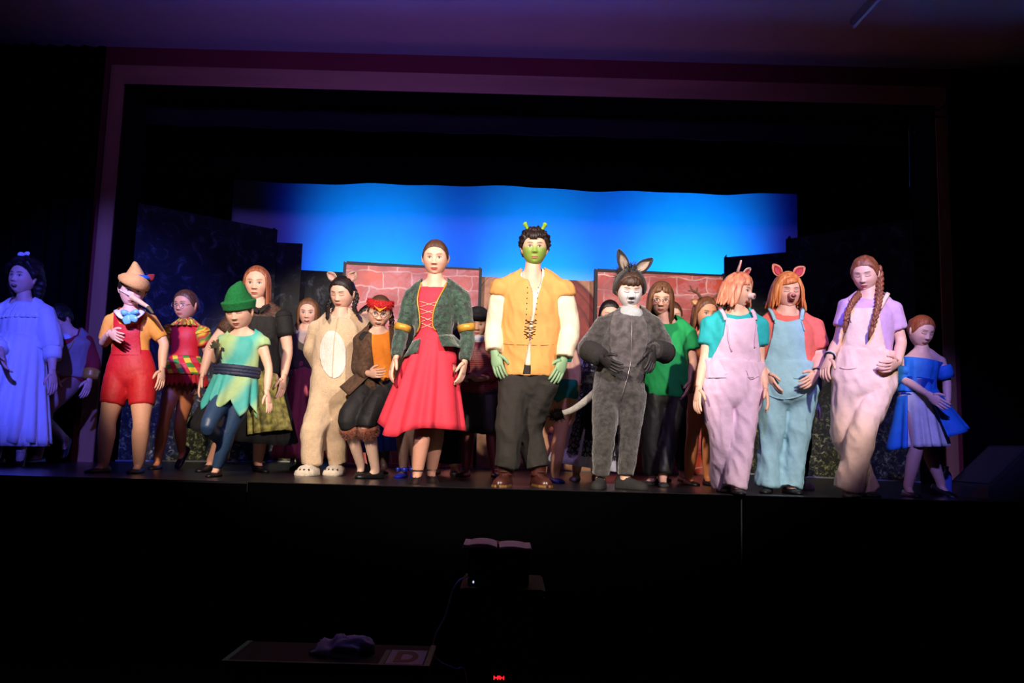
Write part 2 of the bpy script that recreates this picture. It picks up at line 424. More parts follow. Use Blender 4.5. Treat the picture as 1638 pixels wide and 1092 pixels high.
def brick_mat(seed, stroke=False):
    """glossy painted brickwork with milky swirls"""
    m, N, L, b = nodes('painted_brick'); b.inputs['Roughness'].default_value = 0.45
    tc = N.new('ShaderNodeTexCoord'); mp = N.new('ShaderNodeMapping'); mp.inputs['Rotation'].default_value = (math.radians(90), 0, 0); mp.inputs['Location'].default_value = (seed, seed, 0)
    L.new(tc.outputs['Object'], mp.inputs[0])
    nd = N.new('ShaderNodeTexNoise'); nd.inputs['Scale'].default_value = 5; nd.inputs['Detail'].default_value = 2; L.new(mp.outputs[0], nd.inputs['Vector'])
    vm = N.new('ShaderNodeVectorMath'); vm.operation = 'MULTIPLY_ADD'; L.new(nd.outputs['Color'], vm.inputs[0]); vm.inputs[1].default_value = (0.10, 0.10, 0.0); L.new(mp.outputs[0], vm.inputs[2])
    br = N.new('ShaderNodeTexBrick'); br.inputs['Scale'].default_value = 1.0; br.inputs['Brick Width'].default_value = 0.30; br.inputs['Row Height'].default_value = 0.16; br.inputs['Mortar Size'].default_value = 0.011; br.inputs['Mortar Smooth'].default_value = 1.0
    br.inputs['Color1'].default_value = (*C(222, 84, 52), 1); br.inputs['Color2'].default_value = (*C(186, 44, 42), 1); br.inputs['Mortar'].default_value = (*C(240, 196, 184), 1)
    L.new(vm.outputs[0], br.inputs['Vector'])
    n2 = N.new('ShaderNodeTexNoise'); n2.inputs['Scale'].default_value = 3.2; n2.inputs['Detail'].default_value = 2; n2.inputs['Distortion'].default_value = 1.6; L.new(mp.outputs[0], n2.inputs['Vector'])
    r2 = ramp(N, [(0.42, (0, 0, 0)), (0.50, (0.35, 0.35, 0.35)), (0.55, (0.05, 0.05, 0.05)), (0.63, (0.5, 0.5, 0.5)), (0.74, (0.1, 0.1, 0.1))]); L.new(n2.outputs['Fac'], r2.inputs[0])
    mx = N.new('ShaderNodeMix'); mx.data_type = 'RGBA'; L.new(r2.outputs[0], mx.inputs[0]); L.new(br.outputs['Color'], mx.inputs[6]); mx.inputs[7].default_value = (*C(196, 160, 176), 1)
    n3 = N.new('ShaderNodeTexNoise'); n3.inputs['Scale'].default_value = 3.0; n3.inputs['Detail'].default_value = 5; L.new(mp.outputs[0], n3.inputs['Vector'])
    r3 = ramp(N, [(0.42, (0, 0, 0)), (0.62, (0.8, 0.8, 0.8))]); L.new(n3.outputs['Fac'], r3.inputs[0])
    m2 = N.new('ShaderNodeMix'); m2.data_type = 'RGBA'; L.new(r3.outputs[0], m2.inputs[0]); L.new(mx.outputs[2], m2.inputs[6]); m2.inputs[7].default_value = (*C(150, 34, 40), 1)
    L.new(m2.outputs[2], b.inputs['Base Color'])
    return m
def arch_mat(cx, cz_):
    """tan stone print with a red moulded arch"""
    m, N, L, b = nodes('arch_print'); b.inputs['Roughness'].default_value = 0.6
    tc = N.new('ShaderNodeTexCoord'); sp = N.new('ShaderNodeSeparateXYZ'); L.new(tc.outputs['Object'], sp.inputs[0])
    mp = N.new('ShaderNodeMapping'); mp.inputs['Location'].default_value = (-cx, 0, -cz_); mp.inputs['Scale'].default_value = (1, 0, 0.8); L.new(tc.outputs['Object'], mp.inputs[0])
    ln = N.new('ShaderNodeVectorMath'); ln.operation = 'LENGTH'; L.new(mp.outputs[0], ln.inputs[0])
    st = lambda: None
    tan, dk, red, red2 = C(205, 150, 112), C(96, 58, 44), C(158, 58, 48), C(104, 34, 32)
    r = ramp(N, [(0.0, red2), (0.50, red), (0.53, red2), (0.545, red), (0.60, red), (0.61, red2), (0.63, red), (0.68, red2), (0.70, tan), (0.84, tan), (0.845, dk), (0.855, tan)])
    L.new(ln.outputs['Value'], r.inputs[0])
    n = N.new('ShaderNodeTexNoise'); n.inputs['Scale'].default_value = 14; n.inputs['Detail'].default_value = 6; L.new(tc.outputs['Object'], n.inputs['Vector'])
    rn = ramp(N, [(0.3, (0.62, 0.55, 0.55)), (0.6, (1, 1, 1))]); L.new(n.outputs['Fac'], rn.inputs[0])
    mx = N.new('ShaderNodeMix'); mx.data_type = 'RGBA'; mx.blend_type = 'MULTIPLY'; mx.inputs[0].default_value = 1
    L.new(r.outputs[0], mx.inputs[6]); L.new(rn.outputs[0], mx.inputs[7]); L.new(mx.outputs[2], b.inputs['Base Color'])
    return m
FRAMEM = mat(C(14, 12, 14), 0.6, 'black_edge', bump=0.1)
def flat(name, px0, py0, Y0, px1, py1, Y1, m, label, border=0.0, cat='scenery flat', brace=True):
    """free-standing flat from (px0,Y0) to (px1,Y1) with a timber frame behind it"""
    a = at(px0, py0, Y0); b = at(px1, py1, Y1)
    d = b - a; d[2] = 0; Lh = np.linalg.norm(d); u = d / Lh; n = np.array([u[1], -u[0], 0]); n = n if n[1] < 0 else -n
    za, zb = a[2], b[2]
    r = empty(name, (a[0], a[1], 0)); tag(r, label, cat)
    def slab(nm, t0, t1, f0, f1, z0, z1a, z1b, mm):
        V = []
        for f in (f0, f1):
            for t, zt_ in ((t0, z1a), (t1, z1b)):
                p = np.array([a[0], a[1], 0]) + u * t + n * f
                V += [(p[0], p[1], z0), (p[0], p[1], zt_)]
        # order: f0t0 lo hi, f0t1 lo hi, f1t0 lo hi, f1t1 lo hi
        F = [[0, 2, 3, 1], [4, 5, 7, 6], [0, 1, 5, 4], [2, 6, 7, 3], [1, 3, 7, 5], [0, 4, 6, 2]]
        return mk(nm, np.array(V), F, mm, r, smooth=False)
    slab('printed_panel', border, Lh - border, 0.0, 0.02, 0.0, za - border, zb - border, m)
    for t in (0.0, Lh - 0.03): slab('frame_post', t, t + 0.03, -0.045, 0.024 if border else 0.0, 0.0, za, zb, FRAMEM)
    slab('frame_rail', 0.03, Lh - 0.03, -0.045, 0.024 if border else 0.0, min(za, zb) - 0.05 if not border else min(za, zb) - border, za, zb, FRAMEM)
    slab('floor_strip', 0, Lh, 0.02, 0.06, 0.0, 0.012, 0.012, mat(C(150, 150, 160), 0.35, 'metal_strip', metal=0.6, bump=0))
    return r
flat('forest_flat', 194, 320, 8.05, 443, 368, 9.0, forest_mat(1.0), 'tall dark forest flat angled behind the pointed yellow hat')
flat('forest_flat', 437, 388, 9.3, 484, 390, 9.36, forest_mat(5.0), 'narrow dark forest flat beside the tall forest flat on the gown side')
flat('forest_flat', 478, 432, 9.62, 556, 436, 9.66, forest_mat(9.0), 'low dark blue forest flat directly behind the animal-eared fleece suit')
flat('forest_flat', 1258, 383, 9.0, 1503, 345, 8.05, forest_mat(13.0), 'tall dark forest flat with grass behind the braided overalls wearer')
flat('forest_flat', 1158, 412, 9.45, 1268, 403, 9.25, forest_mat(17.0), 'dark forest flat behind the two pig-nosed performers')
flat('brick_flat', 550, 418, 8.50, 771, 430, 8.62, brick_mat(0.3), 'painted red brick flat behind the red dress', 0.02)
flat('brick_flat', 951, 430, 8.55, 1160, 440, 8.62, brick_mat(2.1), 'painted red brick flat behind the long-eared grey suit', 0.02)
pc = at(868, 600, 8.75); p_l = at(768, 443, 8.75)
flat('arch_flat', 768, 443, 8.75, 953, 450, 8.76, arch_mat(pc[0] - p_l[0], pc[2]), 'tan arch flat between the two brick flats', 0.0)
# ------------------------------------------------------------------ figures
def rotM(yaw, pitch, roll):
    y, p, r = map(math.radians, (yaw, pitch, roll))
    Rz = np.array([[math.cos(y), -math.sin(y), 0], [math.sin(y), math.cos(y), 0], [0, 0, 1]])
    Rx = np.array([[1, 0, 0], [0, math.cos(p), -math.sin(p)], [0, math.sin(p), math.cos(p)]])
    Ry = np.array([[math.cos(r), 0, math.sin(r)], [0, 1, 0], [-math.sin(r), 0, math.cos(r)]])
    return Ry @ Rz @ Rx
def sg(x, a): return 1 / (1 + np.exp(-x / a))
def g2(x, z, cx, cz, sx, sz): return np.exp(-((x - cx) / sx) ** 2 - ((z - cz) / sz) ** 2)
SK = C(234, 184, 160); SK2 = C(206, 150, 116); TIGHT = C(205, 150, 120)

def head_surface(cols, rows, jaw=0.0, plain=False):
    """unit head (0.23 m tall), face to -y; returns V, F and the smooth base coordinates"""
    t = np.linspace(-1, 1, cols, endpoint=False); th = np.pi * (0.5 * t + 0.5 * t ** 3)
    ph = np.linspace(0.0, np.pi, rows + 2)[1:-1]
    TH, PH = np.meshgrid(th, ph); TH = TH.ravel(); PH = PH.ravel()
    TH = np.append(TH, [0, 0]); PH = np.append(PH, [0, np.pi])
    z = 0.115 * np.cos(PH); u = z / 0.115
    lo = np.clip(-u, 0, 1); s2 = np.sqrt(np.clip(1 - u * u, 0, 1)); s4 = np.sqrt(np.clip(1 - np.abs(u) ** 3.4, 0, 1))
    rad = np.where(u > 0, np.clip(1 - np.abs(u) ** 2.3, 0, 1) ** 0.5, s4)
    wx = 0.0785 * np.where(u > 0, rad, rad * (1 - (0.36 - jaw) * lo ** 1.5))
    fy = 0.090 * np.where(u > 0, rad, rad * (1 - 0.10 * lo))
    by = 0.100 * np.where(u > 0, rad, s2 * (1 - 0.42 * lo ** 1.2))
    dx, dy = np.sin(TH), -np.cos(TH)
    x = wx * np.sign(dx) * np.abs(dx) ** 0.92
    y = np.where(dy < 0, -fy * np.abs(dy) ** 0.80, by * np.abs(dy) ** 0.9)
    fr = sg(-y - 0.02, 0.012)
    xb, zb = x.copy(), z.copy()
    if not plain:
        wn = 0.0090 + 0.006 * np.clip((0.012 - z) / 0.045, 0, 1)
        pr = np.clip((0.018 - z) / 0.050, 0, 1) ** 1.35 * sg(z + 0.0375, 0.0024)
        b = 0.0195 * np.exp(-(x / wn) ** 2) * pr
        for q in (-1, 1):
            b += 0.006 * g2(x, z, q * 0.0125, -0.0325, 0.007, 0.006)
            b -= 0.010 * g2(x, z, q * 0.031, 0.004, 0.017, 0.011)
            b += 0.006 * g2(x, z, q * 0.031, 0.002, 0.0125, 0.0075)
            b += 0.003 * g2(x, z, q * 0.028, 0.026, 0.02, 0.007) + 0.004 * g2(x, z, q * 0.042, -0.030, 0.02, 0.018)
        b += 0.0055 * g2(x, z, 0, -0.0595, 0.017, 0.0042) + 0.0065 * g2(x, z, 0, -0.0695, 0.015, 0.005)
        b -= 0.004 * g2(x, z, 0, -0.0645, 0.018, 0.0018) + 0.003 * g2(x, z, 0, -0.079, 0.014, 0.005)
        b += 0.007 * g2(x, z, 0, -0.098, 0.020, 0.014)
        y = y - b * fr
    V = np.stack([x, y, z], 1)
    F = []
    i = np.arange(rows - 1)[:, None] * cols; j = np.arange(cols)[None]; j2 = (j + 1) % cols
    F = np.stack([i + j, i + cols + j, i + cols + j2, i + j2], -1).reshape(-1, 4).tolist()
    n = rows * cols
    F += [[n, j, (j + 1) % cols] for j in range(cols)] + [[n + 1, n - cols + (j + 1) % cols, n - cols + j] for j in range(cols)]
    return V, F, TH, fr

class Head:
    def __init__(s, c, h, yaw=0, pitch=0, roll=0, skin=SK, lips=C(190, 70, 70), brow=C(90, 58, 40), eyes='open', mouth='closed', paint=None, lo=False, jaw=0.0, iris=C(60, 50, 45), blush=0.25):
        s.c = np.asarray(c, float); s.k = h / 0.23; s.M = rotM(yaw, pitch, roll)
        cols, rows = (44, 36) if lo else (112, 96)
        V, F, TH, fr = head_surface(cols, rows, jaw)
        x, y, z = V.T; ax = np.abs(x)
        col = np.repeat(skin[None], len(V), 0)
        def mixc(mask, c): 
            m = np.clip(mask * (fr > 0.45), 0, 1)[:, None]; return col * (1 - m) + np.asarray(c) * m
        col = mixc(blush * g2(ax, z, 0.042, -0.028, 0.02, 0.015), C(225, 110, 100))
        if paint is not None: col = paint(x, y, z, fr, col)
        # brows, eyes, mouth, nostrils
        bz = 0.0235 + 0.004 * np.sin(np.clip((ax - 0.012) / 0.036, 0, 1) * 2.4)
        col = mixc(0.92 * sg(0.0036 - np.abs(z - bz), 0.0008) * sg(ax - 0.013, 0.002) * sg(0.048 - ax, 0.002), brow)
        ex, ez = (ax - 0.031) / 0.0160, (z - 0.0025)
        alm = np.clip(1 - ex ** 2, 0, 1)
        if eyes == 'open':
            up, dn = 0.0072 * alm, -0.0056 * alm
            ins = sg(up - ez, 0.0006) * sg(ez - dn, 0.0006) * (np.abs(ex) < 1)
            col = mixc(ins, C(215, 208, 205))
            col = mixc(ins * sg(0.0066 - np.hypot(ax - 0.031, ez - 0.0008), 0.0006), iris * 0.3)
            col = mixc(0.95 * sg(0.0024 - np.abs(ez - up - 0.0010), 0.0005) * (np.abs(ex) < 1.05), C(40, 26, 22))
            col = mixc(0.35 * sg(0.0014 - np.abs(ez - dn + 0.0006), 0.0006) * (np.abs(ex) < 1), C(80, 50, 44))
        else:
            col = mixc(0.30 * g2(ax, z, 0.031, 0.007, 0.014, 0.007), C(150, 90, 80))
            col = mixc(0.95 * sg(0.0026 - np.abs(ez + 0.0040 * alm + 0.001), 0.0006) * (np.abs(ex) < 1.1), C(40, 26, 22))
        col = mixc(0.8 * (g2(ax, z, 0.0068, -0.0385, 0.0042, 0.0026)), C(70, 30, 26))
        mw = 0.0240
        up = -0.0645 + (0.0078 - 0.0025 * np.exp(-(x / 0.004) ** 2)) * np.clip(1 - (ax / mw) ** 2, 0, 1) ** 0.8
        op = 0.010 if mouth == 'open' else 0.0
        dn = -0.0645 - (0.0092 + op) * np.clip(1 - (ax / mw) ** 2, 0, 1) ** 0.7
        col = mixc(0.9 * sg(up - z, 0.0008) * sg(z - dn, 0.0008) * (ax < mw), lips)
        if mouth == 'open':
            col = mixc(sg(0.0065 * np.clip(1 - (ax / 0.015) ** 2, 0, 1) - np.abs(z + 0.0685), 0.0007) * (ax < 0.0148), C(50, 14, 16))
            col = mixc(0.9 * sg(0.0022 - np.abs(z + 0.0645), 0.0006) * (ax < 0.011), C(225, 215, 205))
        else:
            col = mixc(0.75 * sg(0.0014 - np.abs(z + 0.0647), 0.0005) * (ax < 0.021), C(84, 26, 28))
        parts = [(V, F)]; cols_ = [col]
        for q in (-1, 1):
            e = ball((q * 0.079, 0.012, -0.006), (0.010, 0.019, 0.031), 12, 10, rotM(q * 24, 0, q * 8))
            parts.append(e); cols_.append(np.repeat((skin * 0.97)[None], len(e[0]), 0))
        s.V, s.F = joinVF(parts); s.V = s.T(s.V); s.col = np.concatenate(cols_)
    def T(s, V): return s.c + (np.asarray(V, float) * s.k) @ s.M.T
    def cap(s, grow=0.010, line=None, lumps=0.0, freq=30, cols=64, rows=52, top=0.0, seed=1):
        """hair following the skull behind a hairline z(theta)"""
        V, F, TH, fr = head_surface(cols, rows, plain=True)
        N = V / np.maximum(1e-6, np.linalg.norm(V, axis=1))[:, None]
        a = np.degrees(np.abs(TH))
        if line is None: line = [(0, 0.078), (30, 0.070), (52, 0.042), (66, 0.008), (80, -0.020), (90, 0.0), (104, -0.01), (120, -0.06), (180, -0.075)]
        xs = [q[0] for q in line]; zs = [q[1] for q in line]
        sl = np.interp(a, xs, zs) - V[:, 2]
        edge = np.clip(-sl / 0.02, 0, 1)
        V = V + N * (grow * (0.25 + 0.75 * edge))[:, None]; V[:, 2] += top * np.clip(V[:, 2] / 0.1, 0, 1)
        if lumps: V = V + N * (lumps * edge * nz(V, freq, seed))[:, None]
        return clip(V, F, sl)
    def lock(s, th, zend, rad=0.018, flat_=0.45, out=0.0, start=28, drift=0.0, fwd=0.0, mid=1.12, tip=0.35, rnd=None, fall=None):
        t = math.radians(th); sn, cs = math.sin(t), -math.cos(t)
        def D(phi, q=1.0):
            p = math.radians(phi); return np.array([0.078 * math.sin(p) * sn, 0.096 * math.sin(p) * cs, 0.118 * math.cos(p)]) * q
        if zend > 0:       # fringe: hugs the brow and stops at zend
            pe = math.degrees(math.acos(min(1, zend / 0.118)))
            P = [D(start * .4, 1.03), D(lerp(start, pe, .45), 1.09), D(lerp(start, pe, .8), 1.10), D(pe, 1.07)]
        else:
            P = [D(start * 0.5, 1.02), D(start + 22, 1.08), D(78, mid)]
            e = D(90, mid)
            zz = [-0.03, zend] if zend > -0.12 else [-0.05, (zend - 0.05) / 2, zend]
            for q, z in enumerate(zz):
                f = (q + 1) / len(zz)
                P.append(np.array([e[0] * (1 + out * f) + drift * f, e[1] * (1 + out * 0.5 * f) - fwd * f, z]))
        R = [(rad * 0.8, rad * flat_), (rad, rad * flat_)] + [(rad, rad * flat_)] * (len(P) - 3) + [(rad * tip, rad * flat_ * 0.5)]
        side = np.array([-cs, sn, 0.0]) if abs(cs) + abs(sn) > 0 else np.array([1.0, 0, 0])
        return tube(P, R, side=side, seg=8, m=4)

def braid(P, r, n=None, m=6):
    """three strands woven about a path (world points)"""
    A = cr(np.array(P, float), 14); L = np.concatenate([[0], np.cumsum(np.linalg.norm(np.diff(A, axis=0), axis=1))])
    per = r * 5.2; ts = np.linspace(0, L[-1], max(16, int(L[-1] / (r * 0.55))))
    B = np.stack([np.interp(ts, L, A[:, j]) for j in range(3)], 1)
    T = np.gradient(B, axis=0); T /= np.linalg.norm(T, axis=1)[:, None]
    X = np.cross(T, [0, -1.0, 0]); X /= np.linalg.norm(X, axis=1)[:, None]; Yv = np.cross(T, X)
    out = []
    for q in range(3):
        ph = 2 * np.pi * (ts / per + q / 3)
        tp = np.clip(1.25 - 0.55 * ts / ts[-1], 0.3, 1)
        Q = B + X * (r * 0.75 * tp * np.sin(ph))[:, None] + Yv * (r * 0.45 * tp * np.sin(2 * ph))[:, None]
        out.append(tube(Q, r * 0.62 * tp, seg=7, m=1))
    tail = [B[-1], B[-1] + T[-1] * r * 1.5, B[-1] + T[-1] * r * 4]
    out.append(tube(tail, [r * 0.5, r * 0.9, r * 0.2], seg=8))
    return joinVF(out)

def hand(wr, tip, tv, inw, k, curl=0.35, spread=1.0):
    wr = np.asarray(wr, float); d = nrm(np.asarray(tip) - wr); l = np.asarray(tv, float); l = nrm(l - d * (l @ d)); n = np.cross(d, l)
    if n @ np.asarray(inw) < 0: n = -n
    L = 0.176 * k; out = []
    kn = wr + d * L * 0.50
    out.append(tube([wr - d * 0.02 * k, wr + d * 0.02 * k, wr + d * 0.055 * k, kn, kn + d * 0.010 * k], [(0.025 * k, 0.019 * k), (0.031 * k, 0.017 * k), (0.040 * k, 0.015 * k), (0.039 * k, 0.012 * k), (0.034 * k, 0.007 * k)], side=l, seg=12, m=3))
    for q, (u, ln) in enumerate(((0.029, 0.082), (0.010, 0.092), (-0.010, 0.086), (-0.028, 0.068))):
        p = kn + l * u * k; a = curl * (0.55 + 0.12 * q); dd = nrm(d + l * u * 3.0 * spread)
        pts = [p - d * 0.006 * k]; ang = a * 0.6
        pts.append(p + d * 0.004 * k)
        for f in (0.44, 0.31, 0.25):
            pts.append(pts[-1] + (dd * math.cos(ang) + n * math.sin(ang)) * ln * f * k); ang += a
        out.append(tube(pts, np.array([0.0092, 0.0095, 0.0088, 0.0078, 0.0048]) * k, side=l, seg=8, m=2))
    b = wr + d * 0.028 * k + l * 0.022 * k
    pts = [b, b + (l * 0.75 + d * 0.65 + n * 0.15) * 0.034 * k]
    pts.append(pts[-1] + nrm(l * 0.40 + d * 0.9 + n * 0.25) * 0.032 * k); pts.append(pts[-1] + nrm(l * 0.1 + d + n * 0.35) * 0.025 * k)
    out.append(tube(pts, np.array([0.0145, 0.0115, 0.0100, 0.0060]) * k, seg=8, m=2))
    return joinVF(out)

def foot_frame(yaw, pitch):
    y, p = math.radians(yaw), math.radians(pitch)
    f = np.array([math.sin(y) * math.cos(p), -math.cos(y) * math.cos(p), -math.sin(p)])
    s = np.array([math.cos(y), math.sin(y), 0.0]); u = np.cross(s, f) * -1
    if u[2] < 0: u = -u
    return f, s, u
def shoe_mesh(ank, yaw, pitch, k, kind='slip', wide=1.0, grow=0.0):
    f, s, u = foot_frame(yaw, pitch)
    hl = 0.035 if kind == 'heel' else 0.0
    base = ank - u * 0.072 * k
    if kind == 'boot': T_ = [(-.070, .026, .085), (-.055, .034, .10), (-.01, .037, .11), (.05, .041, .080), (.10, .047, .066), (.145, .045, .058), (.172, .030, .046), (.184, .004, .018)]
    elif kind == 'paw': T_ = [(-.075, .03, .06), (-.05, .05, .09), (.0, .06, .10), (.06, .07, .095), (.12, .078, .085), (.165, .07, .065), (.19, .045, .045), (.203, .004, .018)]
    else: T_ = [(-.066, .020, .045), (-.055, .029, .058), (-.01, .032, .054), (.05, .037, .042), (.10, .042, .036), (.135, .038, .030), (.16, .024, .022), (.170, .003, .013)]
    a = np.array([0, 25, 55, 90, 125, 155, 180]); rows = []
    for (x, w_, h) in T_:
        w_ *= wide; h += grow
        lift = hl * np.clip((0.09 - x) / 0.13, 0, 1)
        ring = [(x, -w_ * 0.92, lift), (x, 0, lift), (x, w_ * 0.92, lift)] + [(x, w_ * math.cos(math.radians(q)), lift + 0.012 + (h - 0.012) * math.sin(math.radians(q))) for q in a]
        rows.append([base + f * p[0] * k + s * p[1] * k + u * p[2] * k for p in ring])
    n = len(rows[0]); A = cr(np.array(rows).reshape(len(rows), -1), 2).reshape(-1, n, 3); V = A.reshape(-1, 3)
    F = [[i * n + j, i * n + (j + 1) % n, (i + 1) * n + (j + 1) % n, (i + 1) * n + j] for i in range(len(A) - 1) for j in range(n)]
    F += [list(range(n))[::-1], [(len(A) - 1) * n + q for q in range(n)]]
    parts = [(V, F)]
    if kind == 'heel':
        parts.append(tube([base + f * -0.052 * k + u * 0.04 * k, base + f * -0.055 * k], [0.022 * k, 0.013 * k], seg=8, m=1))
    return joinVF(parts), base, f, s, u

class Person:
    def __init__(s, label, Y, H, joints, head, build={}, group=None, feet=((-8, 0), (8, 0)), up=''):
        s.Y, s.H = Y, H; s.k = H / 1.65; k = s.k
        J = {}
        for it in joints.split(';'):
            q = it.split(); J[q[0]] = at(float(q[1]), float(q[2]), Y + (float(q[3]) if len(q) > 3 else 0.0))
        pl = [a for a in ('AA', 'AB') if a[1] not in up]
        dz = 0.072 * k - np.mean([J[a][2] for a in pl]); s.dz = dz
        for q in J: J[q] = J[q] + np.array([0, 0, dz])
        for a in pl:
            d = 0.072 * k - J[a][2]; J[a][2] += d; J['K' + a[1]][2] += d * 0.5
        s.J = J
        if abs(dz) > 0.05: print('PERSON dz %.3f' % dz, label)
        bd = dict(hip=.158, waist=.122, chest=.140, dep=.098, arm=1.0, leg=1.0, neck=1.0); bd.update(build); s.b = bd
        hx, hy, hh = head.pop('at'); s.head = Head(at(hx, hy, Y + head.pop('dy', -0.02)) + np.array([0, 0, dz]), hh * Y / FPX, **{**head, 'pitch': head.get('pitch', 0) + 12})
        s.side = nrm(J['SB'] - J['SA']); s.spine = nrm(J['N'] - J['P']); s.front = nrm(np.cross(s.side, s.spine)); s.tl = np.linalg.norm(J['N'] - J['P'])
        s.feet = feet
        base = np.mean([J[a] for a in pl], 0)
        s.root = tag(empty('person', (base[0], base[1], 0)), label, 'person', group)
    # ---- volumes
    def torso(s, off=0.0, bot=-0.27, loose=0.0, top=1.0, doff=None):
        k, b, J = s.k, s.b, s.J; hs = nrm(J['HB'] - J['HA']); ss = s.side
        doff = off if doff is None else doff
        P0, N = J['P'], J['N']; sw = np.linalg.norm(J['SB'] - J['SA']) / 2
        hip, wa, ch, dp = b['hip'] * k, b['waist'] * k, b['chest'] * k, b['dep'] * k
        wa = max(wa, wa * (1 - loose) + max(hip, ch) * loose)
        prof = ([(-0.27, hip * .30, dp * .45)] if (bot <= -.159 and not loose) else []) + [(-0.16, hip * .78, dp * 0.92), (-0.04, hip, dp * 1.06), (0.10, hip * .98, dp * 1.06), (0.36, wa, dp * (0.86 + 0.14 * loose)), (0.64, ch, dp * 1.06), (0.82, max(ch * .98, sw * .86), dp * .93), (0.94, sw * .62, dp * .66), (1.02, .062 * k, .058 * k)]
        P, R, S = [], [], []
        vs_ = [p[0] for p in prof]
        for v in [bot] + [q for q in vs_ if q > bot + 0.02 and q <= top]:
            vv = max(v, vs_[0]); w_ = np.interp(vv, vs_, [p[1] for p in prof]); d_ = np.interp(vv, vs_, [p[2] for p in prof])
            if v < vs_[0]: w_, d_ = prof[0][1] + (hip - prof[0][1]) * min(1, -v), prof[0][2]
            if loose and v < 0.05: w_ = hip * 1.0
            P.append(P0 + s.spine * v * s.tl); R.append((w_ + off, d_ + doff)); S.append(lerp(hs, ss, np.clip(v, 0, 1)))
        return tube(P, R, side=np.array(S), seg=24, m=4)
    def shoulders(s, off=0.0):
        J, k = s.J, s.k; m_ = (J['SA'] + J['SB']) / 2 + s.spine * 0.012 * k
        a = tube([J['SA'] - s.side * .028 * k, J['SA'] - s.side * .012 * k, lerp(J['SA'], m_, .2), lerp(J['SA'], m_, .6), m_, lerp(J['SB'], m_, .6), lerp(J['SB'], m_, .2), J['SB'] + s.side * .012 * k, J['SB'] + s.side * .028 * k], np.array([.012, .032, .046, .052, .058, .052, .046, .032, .012]) * k + off * .9, side=s.front, seg=14, m=3)
        nb = s.J['N'] + s.spine * .028 * k
        out = [a]
        for q in 'AB': out.append(tube([lerp(nb, m_, .2), lerp(nb, J['S' + q], .45) + s.spine * .006 * k, lerp(nb, J['S' + q], .92)], np.array([.042, .036, .030]) * k + off, side=s.front, seg=10, m=3))
        return joinVF(out)
    def arm(s, q, off=0.0, f1=1.0, rr=None, f0=0.0):
        J, k = s.J, s.k * s.b['arm']; S, E, W = J['S' + q], J['E' + q], J['W' + q]
        rr = np.array([.047, .044, .036, .036, .025]) * k + off if rr is None else np.array(rr) * s.k
        d = nrm(E - S); c = rr[0]
        P = [S, lerp(S, E, .5), E, lerp(E, W, .4), W]; R = list(rr)
        if f0 == 0.0:      # rounded shoulder cap
            a = tube([S - d * c * .62, S - d * c * .45, S - d * c * .1, S + d * c * .3], [c * .25, c * .62, c * .95, c], side=s.front, seg=12, m=2)
            b = tube(P, R, side=s.front, seg=12, m=4, f1=f1)
            return joinVF([a, b])
        return tube(P, R, side=s.front, seg=12, m=4, f0=f0, f1=f1)
    def leg(s, q, off=0.0, f1=1.0, rr=None, f0=0.0, ext=0.0):
        J, k = s.J, s.k * s.b['leg']; S, E, W = J['H' + q], J['K' + q], J['A' + q] + nrm(J['A' + q] - J['K' + q]) * ext
        rr = np.array([.086, .076, .054, .056, .037]) * k + off if rr is None else np.array([(q, q * 1.18) if np.isscalar(q) else q for q in rr]) * s.k
        return tube([S, lerp(S, E, .5), E, lerp(E, W, .35), W], rr, side=np.array([1.0, 0, 0]), seg=14, m=4, f0=f0, f1=f1)
    def footstub(s, q):
        yaw, pit = s.feet[0 if q == 'A' else 1]; f, sd, u = foot_frame(yaw, pit); A = s.J['A' + q]; k = s.k
        return tube([A + u * .03 * k, A - u * .015 * k, A + f * .05 * k - u * .042 * k, A + f * .11 * k - u * .055 * k], [(.033 * k, .038 * k), (.031 * k, .04 * k), (.030 * k, .022 * k), (.026 * k, .012 * k)], side=sd, seg=10, m=3)
    # ---- body
    def body(s, legcol=None, armcol=None, torsocol=None, ha=None, hb=None, handcol=None, voxel=0.0115, necktop=None):
        J, k, h = s.J, s.k, s.head; sk = h.col[-1]
        nk = [J['N'] - s.spine * .03 * k, lerp(J['N'], h.c, .35), h.T([[0, 0.018, -0.055]])[0]]
        nb = s.b['neck']
        parts = [s.torso(), s.shoulders(), tube(nk, np.array([.062, .052, .050]) * k * nb, seg=14, m=4)]
        for q in 'AB': parts += [s.arm(q), s.leg(q), s.footstub(q)]
        V, F = remesh(parts, voxel, 4)
        def sd(a, b):
            e = b - a; t = np.clip((V - a) @ e / (e @ e), 0, 1); return np.linalg.norm(V - a - t[:, None] * e, axis=1)
        dl = np.minimum.reduce([np.minimum(sd(J['H' + q], J['K' + q]), sd(J['K' + q], J['A' + q])) for q in 'AB'] + [sd(J['A' + q], J['A' + q] + np.array([0, -.1, -.06])) for q in 'AB'])
        da = np.minimum.reduce([np.minimum(sd(lerp(J['S' + q], J['E' + q], .2), J['E' + q]), sd(J['E' + q], J['W' + q])) for q in 'AB'])
        dt = np.minimum(sd(J['P'], J['N']), sd(J['N'], h.c)) * 0.62
        lab = np.argmin(np.stack([dt, da, dl]), 0)
        sk = h.skin if hasattr(h, 'skin') else sk
        cols = np.array([sk if torsocol is None else torsocol, sk if armcol is None else armcol, sk if legcol is None else legcol])[lab]
        P = [(V, F), (h.V, h.F)]; CC = [cols, h.col]
